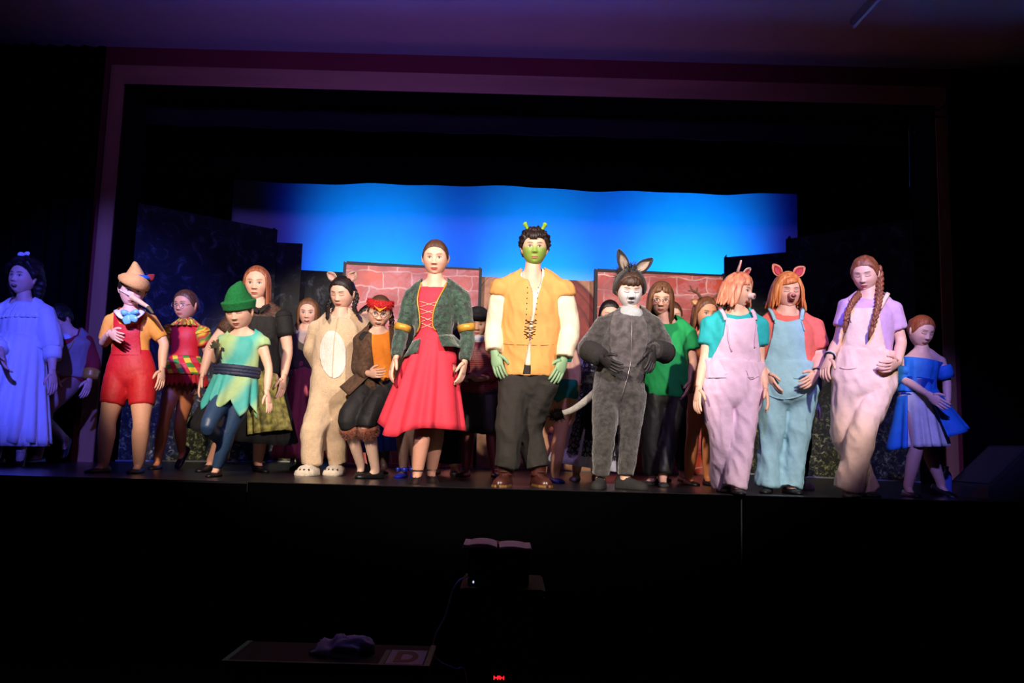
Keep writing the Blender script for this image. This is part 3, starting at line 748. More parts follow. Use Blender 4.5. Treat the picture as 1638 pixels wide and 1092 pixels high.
        for q, hp in (('A', ha), ('B', hb)):
            if hp is False: continue
            hp = dict(hp or {}); sgn = 1 if q == 'A' else -1
            tip = hp.pop('tip', None)
            if tip is None: tp = J['W' + q] + (J['W' + q] - J['E' + q])
            else: tp = at(tip[0], tip[1], s.Y + (tip[2] if len(tip) > 2 else 0.0)) + np.array([0, 0, s.dz])
            hv = hand(J['W' + q], tp, hp.pop('tv', (0.35 * sgn, -1, 0)), hp.pop('inw', (sgn, 0.4, 0)), k * hp.pop('size', 1.0), **hp)
            P.append(hv); CC.append(np.repeat(np.asarray(sk if handcol is None else handcol)[None], len(hv[0]), 0))
        V, F = joinVF(P)
        s.bodyV, s.bodyF = V, F
        return mk('body', V, F, SKINM, s.root, col=np.concatenate(CC))
    # ---- clothes
    def put(s, name, VF, m, parent=None, label=None, col=None, smooth=True):
        o = mk(name, VF[0], VF[1], m, parent or s.root, col=col, smooth=smooth)
        if label: o['label'] = label
        return o
    def shirt(s, off=.014, sleeve=.3, bot=-.1, loose=0.3, rr=None, amp=.006, freq=(9, 9, 14), seed=0, vox=.011, neck=None, soff=None):
        P = [s.torso(off, bot, loose), s.shoulders(off)]
        if sleeve: P += [s.arm(q, off if soff is None else soff, sleeve, rr) for q in 'AB']
        V, F = remesh(P, vox, 4)
        V = folds(V, F, amp * 1.5, 6.5, seed + s.Y) if amp > .003 and freq[0] < 20 else wrinkle(V, F, amp, freq, seed + s.Y)
        if neck is not None: V, F = s.neckline(V, F, neck)
        return V, F
    def neckline(s, V, F, poly):
        """open a garment round the neck: removes an egg-shaped region given as (half width, depth below neck base) in metres"""
        D = V - s.J['N']; u = D @ s.side; v = D @ s.spine; wf = D @ s.front
        r = np.hypot(u / poly[0], np.where(wf > 0, v, v * 2.2) / poly[1])
        keep = np.where(v > 0.05, -1.0, 1 - r)
        keep = np.where((v > -0.0) & (np.abs(u) < poly[0]), 0.5, keep)
        return clip(V, F, keep)
    def pants(s, off=.015, f1=.97, rr=None, amp=.007, freq=(10, 10, 16), seed=0, vox=.011, bot=-.2, top=.42, hipoff=None, ext=0.0, wl=None):
        P = [s.torso(off if hipoff is None else hipoff, -.27, 0, top)] + [s.leg(q, off, f1, rr, ext=ext) for q in 'AB']
        if wl is not None: P.append(s.torso(off if hipoff is None else hipoff, .02, wl, .62))
        V, F = remesh(P, vox, 3)
        if wl is not None: V, F = clip(V, F, (V - s.J['P']) @ s.spine - .46 * s.tl)
        return (folds(V, F, amp * 1.3, 6.0, seed + s.Y) if amp > .003 else wrinkle(V, F, amp, freq, seed + s.Y)), F
    def shoes(s, m=None, kind='slip', name='shoe', wide=1.0, grow=0.0):
        m = m or LEATHER; out = []
        for i, q in enumerate('AB'):
            yaw, pit = s.feet[i]
            VF, base, f, sd, u = shoe_mesh(s.J['A' + q], yaw, pit, s.k, kind, wide, grow)
            o = s.put(name, VF, m); out.append((o, base, f, sd, u))
        return out
    def hair(s, parts, m, name='hair', local=True):
        V, F = joinVF(parts)
        return s.put(name, (s.head.T(V) if local else V, F), m)
    def skirt(s, top, rx, ry, bot, rx2, ry2, m, folds=14, amp=.02, hem=None, rows=14, cols=120, name='skirt', side=None, ease=1.0, seed=0, parent=None, sharp=1.0, tk=0.004, col=None, gap=None):
        side = nrm(s.J['HB'] - s.J['HA']) if side is None else side
        top = np.asarray(top, float); bot = np.asarray(bot, float); ax = nrm(bot - top); X = nrm(side - ax * (side @ ax)); Yv = np.cross(ax, X)
        a = np.linspace(0, 2 * np.pi, cols, endpoint=False); rnd = np.random.RandomState(seed + folds)
        ph = a * folds + 1.3 * np.sin(a * 3 + rnd.rand() * 6) + 0.7 * np.sin(a * 5 + rnd.rand() * 6)
        fo = np.sin(ph); fo = np.sign(fo) * np.abs(fo) ** sharp
        V = []
        hm = np.array([hem(math.degrees(q)) for q in a]) if hem else np.ones(cols)
        for r in range(rows + 1):
            t = r / rows; tt = t * hm; e = np.clip(tt, 0, 1.3) ** ease
            c = top[None] + (bot - top)[None] * tt[:, None]
            R1 = rx + (rx2 - rx) * e + amp * tt * fo; R2 = ry + (ry2 - ry) * e + amp * tt * fo
            V.append(c + X * (R1 * np.cos(a))[:, None] + Yv * (R2 * np.sin(a))[:, None])
        V = np.concatenate(V); i = np.arange(rows)[:, None] * cols; j = np.arange(cols)[None]; j2 = (j + 1) % cols
        F = np.stack([i + j, i + cols + j, i + cols + j2, i + j2], -1).reshape(-1, 4).tolist()
        if gap:
            ad = np.degrees(a); g0, g1 = gap; cut = ((ad >= g0) & (ad <= g1)) if g0 < g1 else ((ad >= g0) | (ad <= g1))
            F = [f for f in F if not all(cut[q % cols] for q in f)]
            used = sorted({i for f in F for i in f}); mp = {b: q for q, b in enumerate(used)}; V = V[used]; F = [[mp[i] for i in f] for f in F]
        if tk: V, F = thick(V, F, tk)
        c4 = None
        if col is not None: c4 = col(V)
        return s.put(name, (V, F), m, parent, col=c4)
    def px(s, x, y, dy=0.0): return at(x, y, s.Y + dy)

def torus(c, R, r, M=None, seg=20, s2=6, ry=None, arc=(0, 360)):
    a = np.radians(np.linspace(arc[0], arc[1], seg + 1)); ry = R if ry is None else ry
    P = np.stack([R * np.cos(a), np.zeros(len(a)), ry * np.sin(a)], 1)
    if M is not None: P = P @ np.asarray(M).T
    return tube(P + np.asarray(c), [r] * len(P), side=np.array([0, 1.0, 0]) if M is None else np.asarray(M) @ np.array([0, 1.0, 0]), seg=s2, m=1)
def leaf_ear(base, tipv, width, cup=0.3, th=0.006, face=(0, -1, 0), pinch=0.0, rows=10):
    """cupped animal ear: outer shell VF and inner lining VF, local coordinates"""
    base = np.asarray(base, float); tipv = np.asarray(tipv, float); L = np.linalg.norm(tipv); d = tipv / L
    fc = np.asarray(face, float); fc = nrm(fc - d * (fc @ d)); X = np.cross(d, fc)
    def surf(sc, lift):
        V = []
        for i in range(rows + 1):
            t = i / rows; w_ = width * sc * (math.sin(math.pi * (0.18 + 0.82 * t)) ** 0.8) * (1.0 if t < .999 else 0.02)
            for j in range(-4, 5):
                u = j / 4
                V.append(base + d * (0.02 * (1 - sc) + t * L * (1 - (1 - sc) * .8)) + X * w_ * u + fc * (lift + -cup * width * (1 - u * u) * (1 - 0.5 * t)))
        F = [[i * 9 + j, i * 9 + j + 1, (i + 1) * 9 + j + 1, (i + 1) * 9 + j] for i in range(rows) for j in range(8)]
        return np.array(V), F
    o = thick(*surf(1.0, 0.0), th); i = surf(0.72, 0.004)
    return o, i
def glasses(p, m, r=0.020, name='glasses'):
    h = p.head; y = -0.106; parts = []
    for q in (-1, 1):
        parts.append(torus((q * 0.030, y, 0.0), r, 0.0016, seg=20, ry=r * 0.92))
        parts.append(tube([(q * (0.030 + r), y, 0.004), (q * 0.066, y + .03, 0.004), (q * 0.079, 0.0, 0.004)], [0.0015] * 3, side=np.array([0, 0, 1.0]), seg=5, m=2))
    parts.append(tube([(-0.011, y, 0.004), (0, y - .004, .007), (0.011, y, 0.004)], [0.0015] * 3, side=np.array([0, 0, 1.0]), seg=5, m=2))
    V, F = joinVF(parts); g = p.put(name, (h.T(V), F), m)
    return g
def tufts(VF, n, ln, wd, seed=0, spread=0.5):
    """short fur strands standing on a surface"""
    V, F = VF; rnd = np.random.RandomState(seed); N = vnormals(V, F); out = []; Fs = []
    Fq = [f for f in F if len(f) >= 3]
    for i in range(n):
        f = Fq[rnd.randint(len(Fq))]; w_ = rnd.dirichlet(np.ones(len(f))); p = (V[f] * w_[:, None]).sum(0); nn = nrm((N[f] * w_[:, None]).sum(0))
        d = nrm(nn + rnd.normal(0, spread, 3)); sd = nrm(np.cross(d, rnd.normal(0, 1, 3)))
        b = len(out); L = ln * rnd.uniform(.6, 1.2)
        out += [p - sd * wd, p + sd * wd, p + d * L]; Fs.append([b, b + 1, b + 2])
    return np.array(out), Fs
DARKH = hairm(C(30, 20, 16)); BROWNH = hairm(C(92, 58, 38)); LBROWNH = hairm(C(130, 86, 52)); GINGER = hairm(C(176, 92, 48)); BLONDE = hairm(C(196, 132, 84))
GOLD = mat(C(214, 158, 60), 0.4, 'gold_trim', bump=0.1, metal=0.2)
# ---- red dress with green velvet jacket
p = Person('person in long red dress and green velvet jacket with gold trim', 5.46, 1.62,
  'N 696 446;SA 661 462;SB 738 464;EA 643 520;WA 634 562 -.08;EB 748 528;WB 744 568 -.05;P 692 572;HA 674 578;HB 712 578;KA 678 668 -.05;KB 700 668 .05;AA 668 748 -.05;AB 690 744 .15',
  dict(at=(697, 405, 58), yaw=0, pitch=-2, lips=C(190, 40, 50), brow=C(120, 80, 55)), dict(hip=.15, waist=.105, chest=.125), feet=((-6, 8), (14, 6)))
p.body(legcol=C(196, 140, 120), ha=dict(tip=(621, 598, -.12), curl=.5), hb=dict(tip=(738, 600, -.08), curl=.5))
RED = cloth(C(226, 52, 74), 0.8, 0.2, 12)
V, F = p.shirt(off=.010, sleeve=0, bot=-.02, loose=0, amp=.002)
dV, dF = clip(V, F, poly_sd(proj(V), [(640, 472), (676, 458), (716, 459), (760, 474), (760, 620), (640, 620)]))
p.put('bodice', (dV, dF), RED)
wc = p.J['P'] + p.spine * p.tl * .33
def hemf(d): return 1.0 + .12 * math.exp(-((d - 128) / 26) ** 2) - .03 * math.exp(-((d - 175) / 22) ** 2) - .02 * math.cos(math.radians(d))
p.skirt(wc, .105, .085, p.px(675, 684), .262, .20, RED, folds=11, amp=.022, hem=hemf, ease=.85)
VEL = mat(C(34, 78, 58), 0.55, 'velvet', var=0.1, bump=0.8, scale=34, color2=C(8, 26, 22), sheen=0.6)
V, F = p.shirt(off=.020, sleeve=1.0, bot=.24, loose=0, amp=.005, freq=(22, 22, 22), soff=.013)
openp = [(672, 452), (668, 478), (671, 500), (672, 520), (665, 535), (652, 548), (648, 600), (707, 600), (706, 553), (699, 528), (692, 520), (693, 500), (700, 480), (712, 458), (716, 440), (674, 440)]
s_ = np.maximum(-poly_sd(proj(V), openp), -1e9)
fr_ = (V - p.J['P']) @ p.front
s_ = np.where(fr_ < 0.01, -5, s_)
D_ = V - p.J['N']; s_ = np.maximum(s_, np.where((D_ @ p.spine > -0.035) & (np.abs(D_ @ p.side) < .085), 3.0, -9.0))
jV, jF = thick(*largest(*clip(V, F, s_)), .004)
jk = p.put('jacket', (jV, jF), VEL)
tr_ = bvh(V, F)
for pts in ([(674, 452), (668, 478), (671, 500), (672, 520), (667, 532)], [(714, 452), (711, 460), (700, 480), (693, 500), (692, 520), (697, 528)]):
    p.put('gold_edging', strip(tr_, pts, .0048, .003), GOLD, jk)
# peplum
pep = wc - p.spine * .012
p.skirt(pep, .132, .108, p.px(696, 562), .185, .155, VEL, folds=7, amp=.012, rows=6, name='peplum', hem=lambda d: 1.05 + .14 * math.cos(math.radians(d * 2)) , gap=(72, 124), parent=jk)
for q, f in (('A', .47), ('B', .44)):
    p.put('gold_armband', p.arm(q, .019, f + .10, None, f), GOLD, jk)
BB = bvh(dV, dF)
for i, y in enumerate((482, 494, 506, 516)):
    w0 = 672 + i * .5; w1 = 702 - i * 2.6
    p.put('lace', strip(BB, [(w0, y), (w1 - 1, y + 9)], .0022, .004), cloth(C(246, 196, 170)), jk)
    p.put('lace', strip(BB, [(w1, y), (w0, y + 9)], .0022, .004), cloth(C(246, 196, 170)), jk)
SLICK = [(0, .070), (30, .064), (55, .04), (72, .0), (85, -.015), (95, .01), (110, -.03), (180, -.07)]
p.hair([p.head.cap(.008, SLICK, .001, 40), ball((0, .115, .03), (.035, .03, .035), 12, 8)], BROWNH)
p.shoes(kind='heel')
for q in 'AB':
    A = p.J['A' + q]; p.put('ankle_strap', torus(A + np.array([0, 0, .012]), .040 * p.k, .004, np.array([[1, 0, 0], [0, 0, 1], [0, 1, 0]]).T), LEATHER)

# ---- ogre-eared man in vest
p = Person('person in tan laced vest and cream shirt with green painted face', 5.45, 1.70,
  'N 851 442;SA 807 458;SB 896 460;EA 792 522 .02;WA 791 562 -.06;EB 911 522;WB 903 572 -.04;P 846 598;HA 824 604;HB 868 604;KA 815 690 -.04;KB 846 684 .10;AA 809 757 -.02;AB 861 756 .10',
  dict(at=(855, 396, 58), pitch=-8, jaw=.06, brow=C(40, 26, 20), lips=C(196, 120, 105), blush=0,
       paint=lambda x, y, z, fr, c: c * (1 - (m := (0.95 * sg(.018 - z - .25 * np.abs(x), .006) * sg(fr - .3, .1) * np.clip(1 - .6 * g2(x, z, 0, .02, .02, .02), 0, 1))[:, None])) + C(128, 168, 62) * m),
  dict(hip=.15, waist=.14, chest=.165, dep=.105), feet=((-14, 0), (16, 0)))
GLOVE = C(132, 168, 128)
p.body(ha=dict(tip=(800, 598, -.10), curl=.35, tv=(.9, -.5, 0)), hb=dict(tip=(884, 616, -.10), curl=.25, tv=(-.9, -.6, 0)), handcol=GLOVE)
SH = cloth(C(244, 226, 196), .8, .3, 14)
V, F = p.shirt(off=.016, sleeve=.98, bot=.08, loose=.3, amp=.006, soff=.03)
V, F = p.neckline(V, F, (.062, .12))
p.put('shirt', (V, F), SH)
VST = cloth(C(226, 160, 88), .8, .35, 10)
V, F = p.shirt(off=.028, sleeve=.14, bot=-.02, loose=.75, amp=.008, freq=(8, 8, 12), soff=.045)
V, F = p.neckline(V, F, (.075, .03))
gap = [(838, 420), (846, 452), (852, 470), (851, 500), (846, 520), (846, 545), (840, 575), (836, 600), (849, 600), (849, 560), (850, 535), (855, 505), (860, 478), (866, 458), (874, 420)]
s_ = np.where((V - p.J['P']) @ p.front > 0, -poly_sd(proj(V), gap), -5)
vs = p.put('vest', thick(*largest(*clip(V, F, s_)), .006), VST)
vt = bvh(V, F)
LACE = cloth(C(70, 46, 28)); SEAM = cloth(C(150, 100, 54))
for pts in ([(800, 549), (820, 551), (844, 552)], [(850, 552), (875, 552), (902, 549)]): p.put('seam', strip(vt, pts, .002, .001), SEAM, vs)
for y, a, b in ((512, 840, 858), (522, 839, 857), (530, 838, 856), (536, 841, 852)):
    p.put('lace', strip(vt, [(a, y), (b, y + 5)], .0025, .004), LACE, vs); p.put('lace', strip(vt, [(b, y), (a, y + 5)], .0025, .004), LACE, vs)
for i in range(7):
    for x0 in (844 - i * .4, 861 - i * .8):
        p.put('eyelet', ball(hit(vt, x0, 460 + i * 8.5, .002), .004, 6, 4), LACE, vs)
V, F = p.pants(off=.03, rr=(.104, .098, .088, .082, .072), amp=.012, f1=.93, top=.3, hipoff=.014)
p.put('trousers', (V, F), cloth(C(44, 40, 38), .9, .4, 14))
CURLY = [(0, .070), (25, .064), (50, .045), (66, .02), (80, -.01), (90, .01), (104, -.01), (125, -.05), (180, -.075)]
p.hair([p.head.cap(.026, CURLY, .022, 42, 80, 64)] + [p.head.lock(a, .052 + .006 * math.sin(a), .016, .8, mid=1.12, tip=.6) for a in (-42, -30, -20, -8, 4, 15, 26, 38)], hairm(C(38, 22, 16)))
for q in (-1, 1):
    p.put('ear_horn', (lambda t: (p.head.T(t[0]), t[1]))(tube([(q * .035, 0, .105), (q * .052, -.005, .135), (q * .066, -.01, .158), (q * .070, -.01, .163)], [.012, .011, .016, .010], seg=10)), cloth(C(140, 180, 40)))
BOOT = mat(C(70, 34, 30), .3, 'boot_leather', bump=.1)
for i, (o, base, f, sd, u) in enumerate(p.shoes(BOOT, 'boot', 'boot')):
    A = p.J['A' + 'AB'[i]]
    p.put('boot_shaft', tube([A - u * .01, A + u * .05, A + u * .10], [.050, .052, .056], seg=14), BOOT, o)
    b2 = [base + f * x + sd * y for x, y in ((-.072, -.03), (-.072, .03), (0, .04), (.10, .052), (.16, .048), (.188, .02), (.188, -.02), (.16, -.048), (.10, -.052), (0, -.04))]
    n = len(b2); V = np.array([q + u * .0 for q in b2] + [q + u * .014 for q in b2])
    p.put('sole', (V, [list(range(n)), list(range(n, 2 * n))[::-1]] + [[j, j + n, (j + 1) % n + n, (j + 1) % n] for j in range(n)]), mat(C(120, 84, 40), .6, 'sole'), o, smooth=False)
    for j in range(4):
        c = base + f * (.05 - .012 * j) * p.k + u * (.088 + .014 * j) * p.k
        p.put('bootlace', tube([c - sd * .022, c + f * .008, c + sd * .022], [.003] * 3, seg=5), LACE, o)
# ------------------------------------------------------------------ helpers for the costumes
def onesie(p, off, m, rr_leg, rr_arm, loose=.5, f_leg=.97, f_arm=1.0, amp=.008, freq=(9, 9, 13), neck=(.062, .02), vox=.0115):
    P = [p.torso(off, -.27, 0), p.torso(off, .0, loose), p.shoulders(off)] + [p.arm(q, 0, f_arm, rr_arm) for q in 'AB'] + [p.leg(q, 0, f_leg, rr_leg) for q in 'AB']
    V, F = remesh(P, vox, 5); V = wrinkle(V, F, amp, freq, p.Y)
    V, F = p.neckline(V, F, neck)
    return V, F, p.put('suit', (V, F), m)
def hl(p, VF): return (p.head.T(VF[0]), VF[1])
def ears(p, m_out, m_in, specs, name='costume_ear'):
    for base, tip, wd, cup, face in specs:
        o, i = leaf_ear(base, tip, wd, cup, face=face)
        e = p.put(name, hl(p, o), m_out); p.put('ear_lining', hl(p, i), m_in, e)
def headband(p, m, y=-.005, r=.006, w_=.085, h=.128): 
    a = np.radians(np.linspace(-5, 185, 19)); P = np.stack([w_ * np.cos(a), np.full(19, y), h * np.sin(a) - .0], 1)
    return p.put('headband', hl(p, tube(P, [(.011, r * .6)] * 19, side=np.array([0, 1.0, 0]), seg=8, m=1)), m)
def bobwig(p, m, a0=56, side=(-58, -50, 50, 58), bangs=(-40, -31, -22, -13, -4, 5, 14, 23, 32, 40), bz=.052):
    rnd = random.Random(3); L = [p.head.cap(.020, [(0, .072), (40, .06), (56, .02), (66, -.04), (78, -.09), (180, -.10)], .002, 30)]
    for a in range(a0 + 6, 361 - a0 - 6, 11):
        L.append(p.head.lock(a, -.118 + rnd.uniform(-.012, .010), .024, .42, out=.30 + rnd.uniform(-.1, .12), mid=1.22, tip=.25))
    for a in side: L.append(p.head.lock(a, -.095 + rnd.uniform(-.02, .01), .014, .4, out=.12, mid=1.2, tip=.3))
    for a in bangs: L.append(p.head.lock(a, bz + .0003 * a, .016, .3, tip=.5))
    return p.hair(L, m, 'wig')
def longhair(p, m, zend=-.24, a0=62, n=12, line=None, rad=.024, front=None, grow=.012, out=.05):
    rnd = random.Random(int(p.Y * 100)); L = [p.head.cap(grow, line, .001, 40)]
    for i in range(n):
        a = a0 + (360 - 2 * a0) * i / (n - 1); L.append(p.head.lock(a, zend + rnd.uniform(-.02, .02), rad, .4, out=out + rnd.uniform(-.04, .06), mid=1.13, tip=.4))
    for a, z in (front or []): L.append(p.head.lock(a, z, .014, .4, mid=1.12, tip=.3, out=.03))
    return p.hair(L, m)
def overalls(p, mo, ms, bib, straps, rr, neck=(.075, .03), sleeve=.34, amp=.013, off=.013, buckles=(), pock=()):
    V, F = p.shirt(off=off, sleeve=sleeve, bot=.05, loose=.3, amp=.0055, neck=neck, soff=.022)
    p.put('t_shirt', (V, F), ms)
    V2, F2 = p.shirt(off=off + .014, sleeve=0, bot=-.05, loose=.45, amp=.006, freq=(10, 10, 7))
    pV, pF = p.pants(off=.024, rr=rr, amp=amp, f1=1.0, ext=.028, top=.30, hipoff=.032, wl=.55, freq=(11, 11, 14))
    o = p.put('overalls', (pV, pF), mo)
    b = p.put('bib', thick(*patch(V2, F2, bib, .003), .006), mo, o)
    t = bvh(V2, F2); tp = bvh(pV, pF)
    for st in straps: p.put('shoulder_strap', strip(t, st, (.014, .004), .004), mo, o)
    for st in buckles: p.put('strap_tie', strip(t, st, .0045, .008), mo, o)
    for st in pock: p.put('pocket_hem', strip(tp, st, .004, .002), mo, o)
    return o
def simple_hair(p, m, bun=True): return p.hair([p.head.cap(.010, SLICK, .001, 40)] + ([ball((0, .112, .04), (.036, .03, .036), 12, 8)] if bun else []), m)
def bracelet(p, q, m, f=0.93, r=.004):
    J = p.J; c = lerp(J['E' + q], J['W' + q], f); ax = nrm(J['W' + q] - J['E' + q]); R = .030 * p.k
    X = nrm(np.cross(ax, [0, 1, .2])); Z = np.cross(ax, X); M = np.stack([X, ax, Z], 1)
    return p.put('bracelet', torus(c, R, r, M), m)
BEIGE = C(238, 200, 160)

# ---- cream gown at the far side
p = Person('person in long white ruffled gown with dark curls and small bow', 6.5, 1.68,
  'N 40 480;SA 8 488;SB 72 492;EA -6 535;WA 2 562 -.30;EB 84 548;WB 84 588 -.05;P 36 572;HA 18 580;HB 52 580;KA 6 650;KB 40 655;AA -6 722 .1;AB 34 716 -.1',
  dict(at=(38, 440, 54), yaw=-8, pitch=-14, roll=4, mouth='open', brow=C(40, 25, 20), lips=C(120, 30, 40)), dict(hip=.155, waist=.13, chest=.15), feet=((-30, 0), (20, 30)), up='B')
p.body(legcol=C(225, 200, 190), ha=dict(tip=(10, 584, -.34)), hb=dict(tip=(86, 614, -.05)))
GOWN = mat(C(232, 232, 236), .6, 'gown_cloth', var=.06, bump=.5, scale=20, stretch=(1, 1, .15))
V, F = p.shirt(off=.02, sleeve=.62, bot=.2, loose=.7, amp=.008, freq=(26, 26, 6), rr=(.07, .085, .075, .058, .05))
V, F = p.neckline(V, F, (.085, .03)); g = p.put('gown_bodice', (V, F), GOWN)
p.skirt(p.J['N'] + p.spine * .01, .085, .06, p.J['N'] - p.spine * .125, .185, .128, GOWN, folds=26, amp=.008, rows=6, name='ruffle_collar', parent=g)
p.skirt(p.J['P'] + p.spine * p.tl * .46, .15, .12, at(2, 700, 6.5), .34, .26, GOWN, folds=16, amp=.022, name='gown_skirt', rows=16, hem=lambda d: 1.0 + .01 * math.sin(math.radians(d * 9)))
p.skirt(at(-2, 680, 6.5), .325, .25, at(-5, 712, 6.5), .36, .275, GOWN, folds=30, amp=.014, name='hem_ruffle', rows=4)
for q in 'AB': p.put('sleeve_cuff', p.arm(q, .03, .80, None, .58), GOWN, g)
p.hair([p.head.cap(.040, CURLY, .030, 26, 80, 64)] + [ball((.10 * math.cos(a) * (1 if i % 2 else -1), .03 + .05 * math.sin(a * 2), -.05 - .02 * (i % 5) + .03 * math.sin(a * 3)), .034, 8, 6) for i, a in enumerate(np.linspace(0, .9, 12))], hairm(C(24, 15, 14)))
p.put('hair_bow', hl(p, joinVF([ball((-.03, -.03, .16), (.026, .012, .018)), ball((.012, -.03, .165), (.026, .012, .018), M=rotM(0, 0, -30)), ball((-.008, -.036, .16), .009)])), cloth(C(220, 220, 240)))
p.shoes()

# ---- soldier jacket
p = Person('person bowing their head in grey waistcoat jacket with red sleeves and gold cuffs', 7.12, 1.58,
  'N 112 540 -.06;SA 86 550;SB 136 552;EA 84 585;WA 92 612 -.1;EB 148 588;WB 143 615 -.05;P 108 606;HA 96 612;HB 122 612;KA 52 664 -.18;KB 76 664 -.2;AA 104 712 .25;AB 60 736 -.05',
  dict(at=(94, 518, 44), yaw=-22, pitch=28, eyes='closed', brow=C(30, 20, 18)), dict(chest=.15, waist=.135), feet=((10, 45), (-20, 0)), up='A')
p.body(legcol=C(150, 110, 100), ha=dict(tip=(96, 630, -.1)), hb=dict(tip=(137, 634, -.08)))
V, F = p.shirt(off=.022, sleeve=.92, bot=-.16, loose=.6, amp=.005, neck=(.07, .05)); j = p.put('jacket', (V, F), cloth(C(150, 28, 34)))
V2, F2 = p.shirt(off=.03, sleeve=0, bot=-.04, loose=.6, amp=.004, neck=(.085, .10)); p.put('waistcoat', (V2, F2), cloth(C(158, 140, 140), scale=12), j)
for q in 'AB': p.put('gold_cuff', p.arm(q, .034, 1.0, None, .78), GOLD, j)
t = bvh(V2, F2); p.put('gold_edging', strip(t, [(118, 545), (112, 556), (102, 568), (96, 580)], .005, .004), GOLD, j)
p.put('neck_ruffle', ball(p.J['N'] + p.front * .07 - p.spine * .05, (.05, .03, .045)), cloth(C(210, 215, 230)))
p.hair([p.head.cap(.018, None, .006, 40)], DARKH); p.shoes()

# ---- pointed yellow hat, long nose
p = Person('person in pointed yellow hat and long false nose with red suspender shorts', 5.75, 1.42,
  'N 208 500;SA 180 512;SB 238 513;EA 166 550 .02;WA 176 534 -.14;EB 262 550;WB 259 592 -.06;P 209 598;HA 191 604;HB 228 604;KA 173 672 -.04;KB 226 678 -.04;AA 165 743;AB 222 743 .05',
  dict(at=(212, 465, 56), yaw=28, pitch=2, roll=4, brow=C(50, 34, 26)), dict(hip=.178, waist=.135, chest=.14, leg=1.18, arm=1.1), feet=((-18, 0), (2, 0)))
p.body(legcol=C(224, 164, 136), ha=dict(tip=(204, 548, -.26), tv=(.3, -.2, 1), inw=(0, .2, -1), curl=.15, spread=1.4), hb=dict(tip=(257, 617, -.1)))
V, F = p.shirt(off=.010, sleeve=.42, bot=.1, loose=0, amp=.002, neck=(.07, .035)); p.put('shirt', (V, F), cloth(C(232, 158, 62), bump=.15))
RSU = cloth(C(200, 26, 38), .6, .2, 30)
pV, pF = p.pants(off=.010, f1=.33, amp=.002, top=.40, hipoff=.012); o = p.put('shorts', (pV, pF), RSU)
V2, F2 = p.shirt(off=.013, sleeve=0, bot=.05, loose=0, amp=.001)
p.put('bib', thick(*patch(V2, F2, [(182, 492), (189, 500), (190, 517), (205, 521), (220, 516), (224, 497), (231, 497), (226, 515), (223, 535), (226, 568), (178, 568), (182, 540)], .003), .004), RSU, o)
p.put('collar', joinVF([tube([p.px(186 + i * 0, 497, -.06) , p.px(197, 502, -.13), p.px(206, 508, -.15)], [(.020, .010), (.044, .008), (.026, .006)], seg=10) for i in (0,)] + [tube([p.px(229, 496, -.06), p.px(219, 502, -.13), p.px(210, 508, -.15)], [(.020, .010), (.044, .008), (.026, .006)], seg=10)]), cloth(C(222, 222, 236)))
BOWM = satin(C(120, 190, 230), key='bow')
bw = p.put('bow_tie', joinVF([tube([p.px(207, 501, -.16), p.px(200, 500, -.175), p.px(196, 499, -.165)], [.008, .022, .016], seg=10), tube([p.px(207, 501, -.16), p.px(216, 499, -.175), p.px(221, 498, -.165)], [.008, .018, .014], seg=10), ball(p.px(207, 501, -.175), .012)]), BOWM)
p.put('bow_tail', tube([p.px(206, 503, -.17), p.px(203, 511, -.175), p.px(204, 518, -.17)], [(.014, .006), (.032, .006), (.018, .005)], seg=10), BOWM, bw)
p.put('bow_tail', tube([p.px(208, 503, -.17), p.px(213, 510, -.175), p.px(213, 514, -.17)], [(.014, .006), (.030, .006), (.018, .005)], seg=10), BOWM, bw)
p.hair([p.head.cap(.014, None, .003, 40)], DARKH)
FELT = mat(C(222, 168, 92), .9, 'felt', bump=.3, scale=50)
hM = rotM(0, 0, 0)
hR = rotM(0, -6, 13)
def hrot(VF): return (np.asarray(VF[0]) - (0, 0, .05)) @ hR.T + (0, 0, .05), VF[1]
ht = p.put('hat', hl(p, hrot(joinVF([tube([(0, .0, .044), (0, .0, .060), (-.010, .0, .095), (-.026, .004, .140), (-.040, .006, .172), (-.044, .006, .182)], [(.100, .128), (.092, .118), (.064, .090), (.036, .056), (.016, .028), (.004, .008)], seg=24),
     tube([(0, -.008, .038), (0, -.012, .058), (0, -.012, .062)], [(.101, .134), (.104, .146), (.098, .136)], seg=24, m=2)]))), FELT)
p.put('hat_band', hl(p, hrot(tube([(-.006, 0, .078), (-.014, 0, .102)], [(.099, .126), (.080, .108)], seg=24, m=2))), satin(C(40, 110, 220)), ht)
p.put('feather', hl(p, hrot(tube([(.055, .03, .085), (.085, .04, .12), (.10, .04, .15)], [(.014, .005), (.026, .006), (.004, .002)], seg=8))), cloth(C(130, 24, 26)), ht)
NOSE = cloth(C(238, 196, 150), .6, .1)
nb_ = p.head.T([[0, -.112, -.034]])[0]; n1_ = p.px(237, 491, -.20); n2_ = p.px(245, 501, -.23)
ns = p.put('false_nose', joinVF([ball(nb_, .022), tube([nb_, lerp(nb_, n1_, .5), n1_], [.019, .016, .012], seg=10)]), NOSE)
p.put('nose_tip', tube([n1_, n2_], [.0125, .007], seg=10, m=2), cloth(C(98, 92, 60)), ns)
p.put('elastic_band', hl(p, tube([(-.02, -.108, -.026), (-.055, -.082, -.014), (-.080, -.03, -.004), (-.088, .0, .05)], [.003] * 4, seg=5)), cloth(C(230, 225, 225)), ns)
p.shoes()

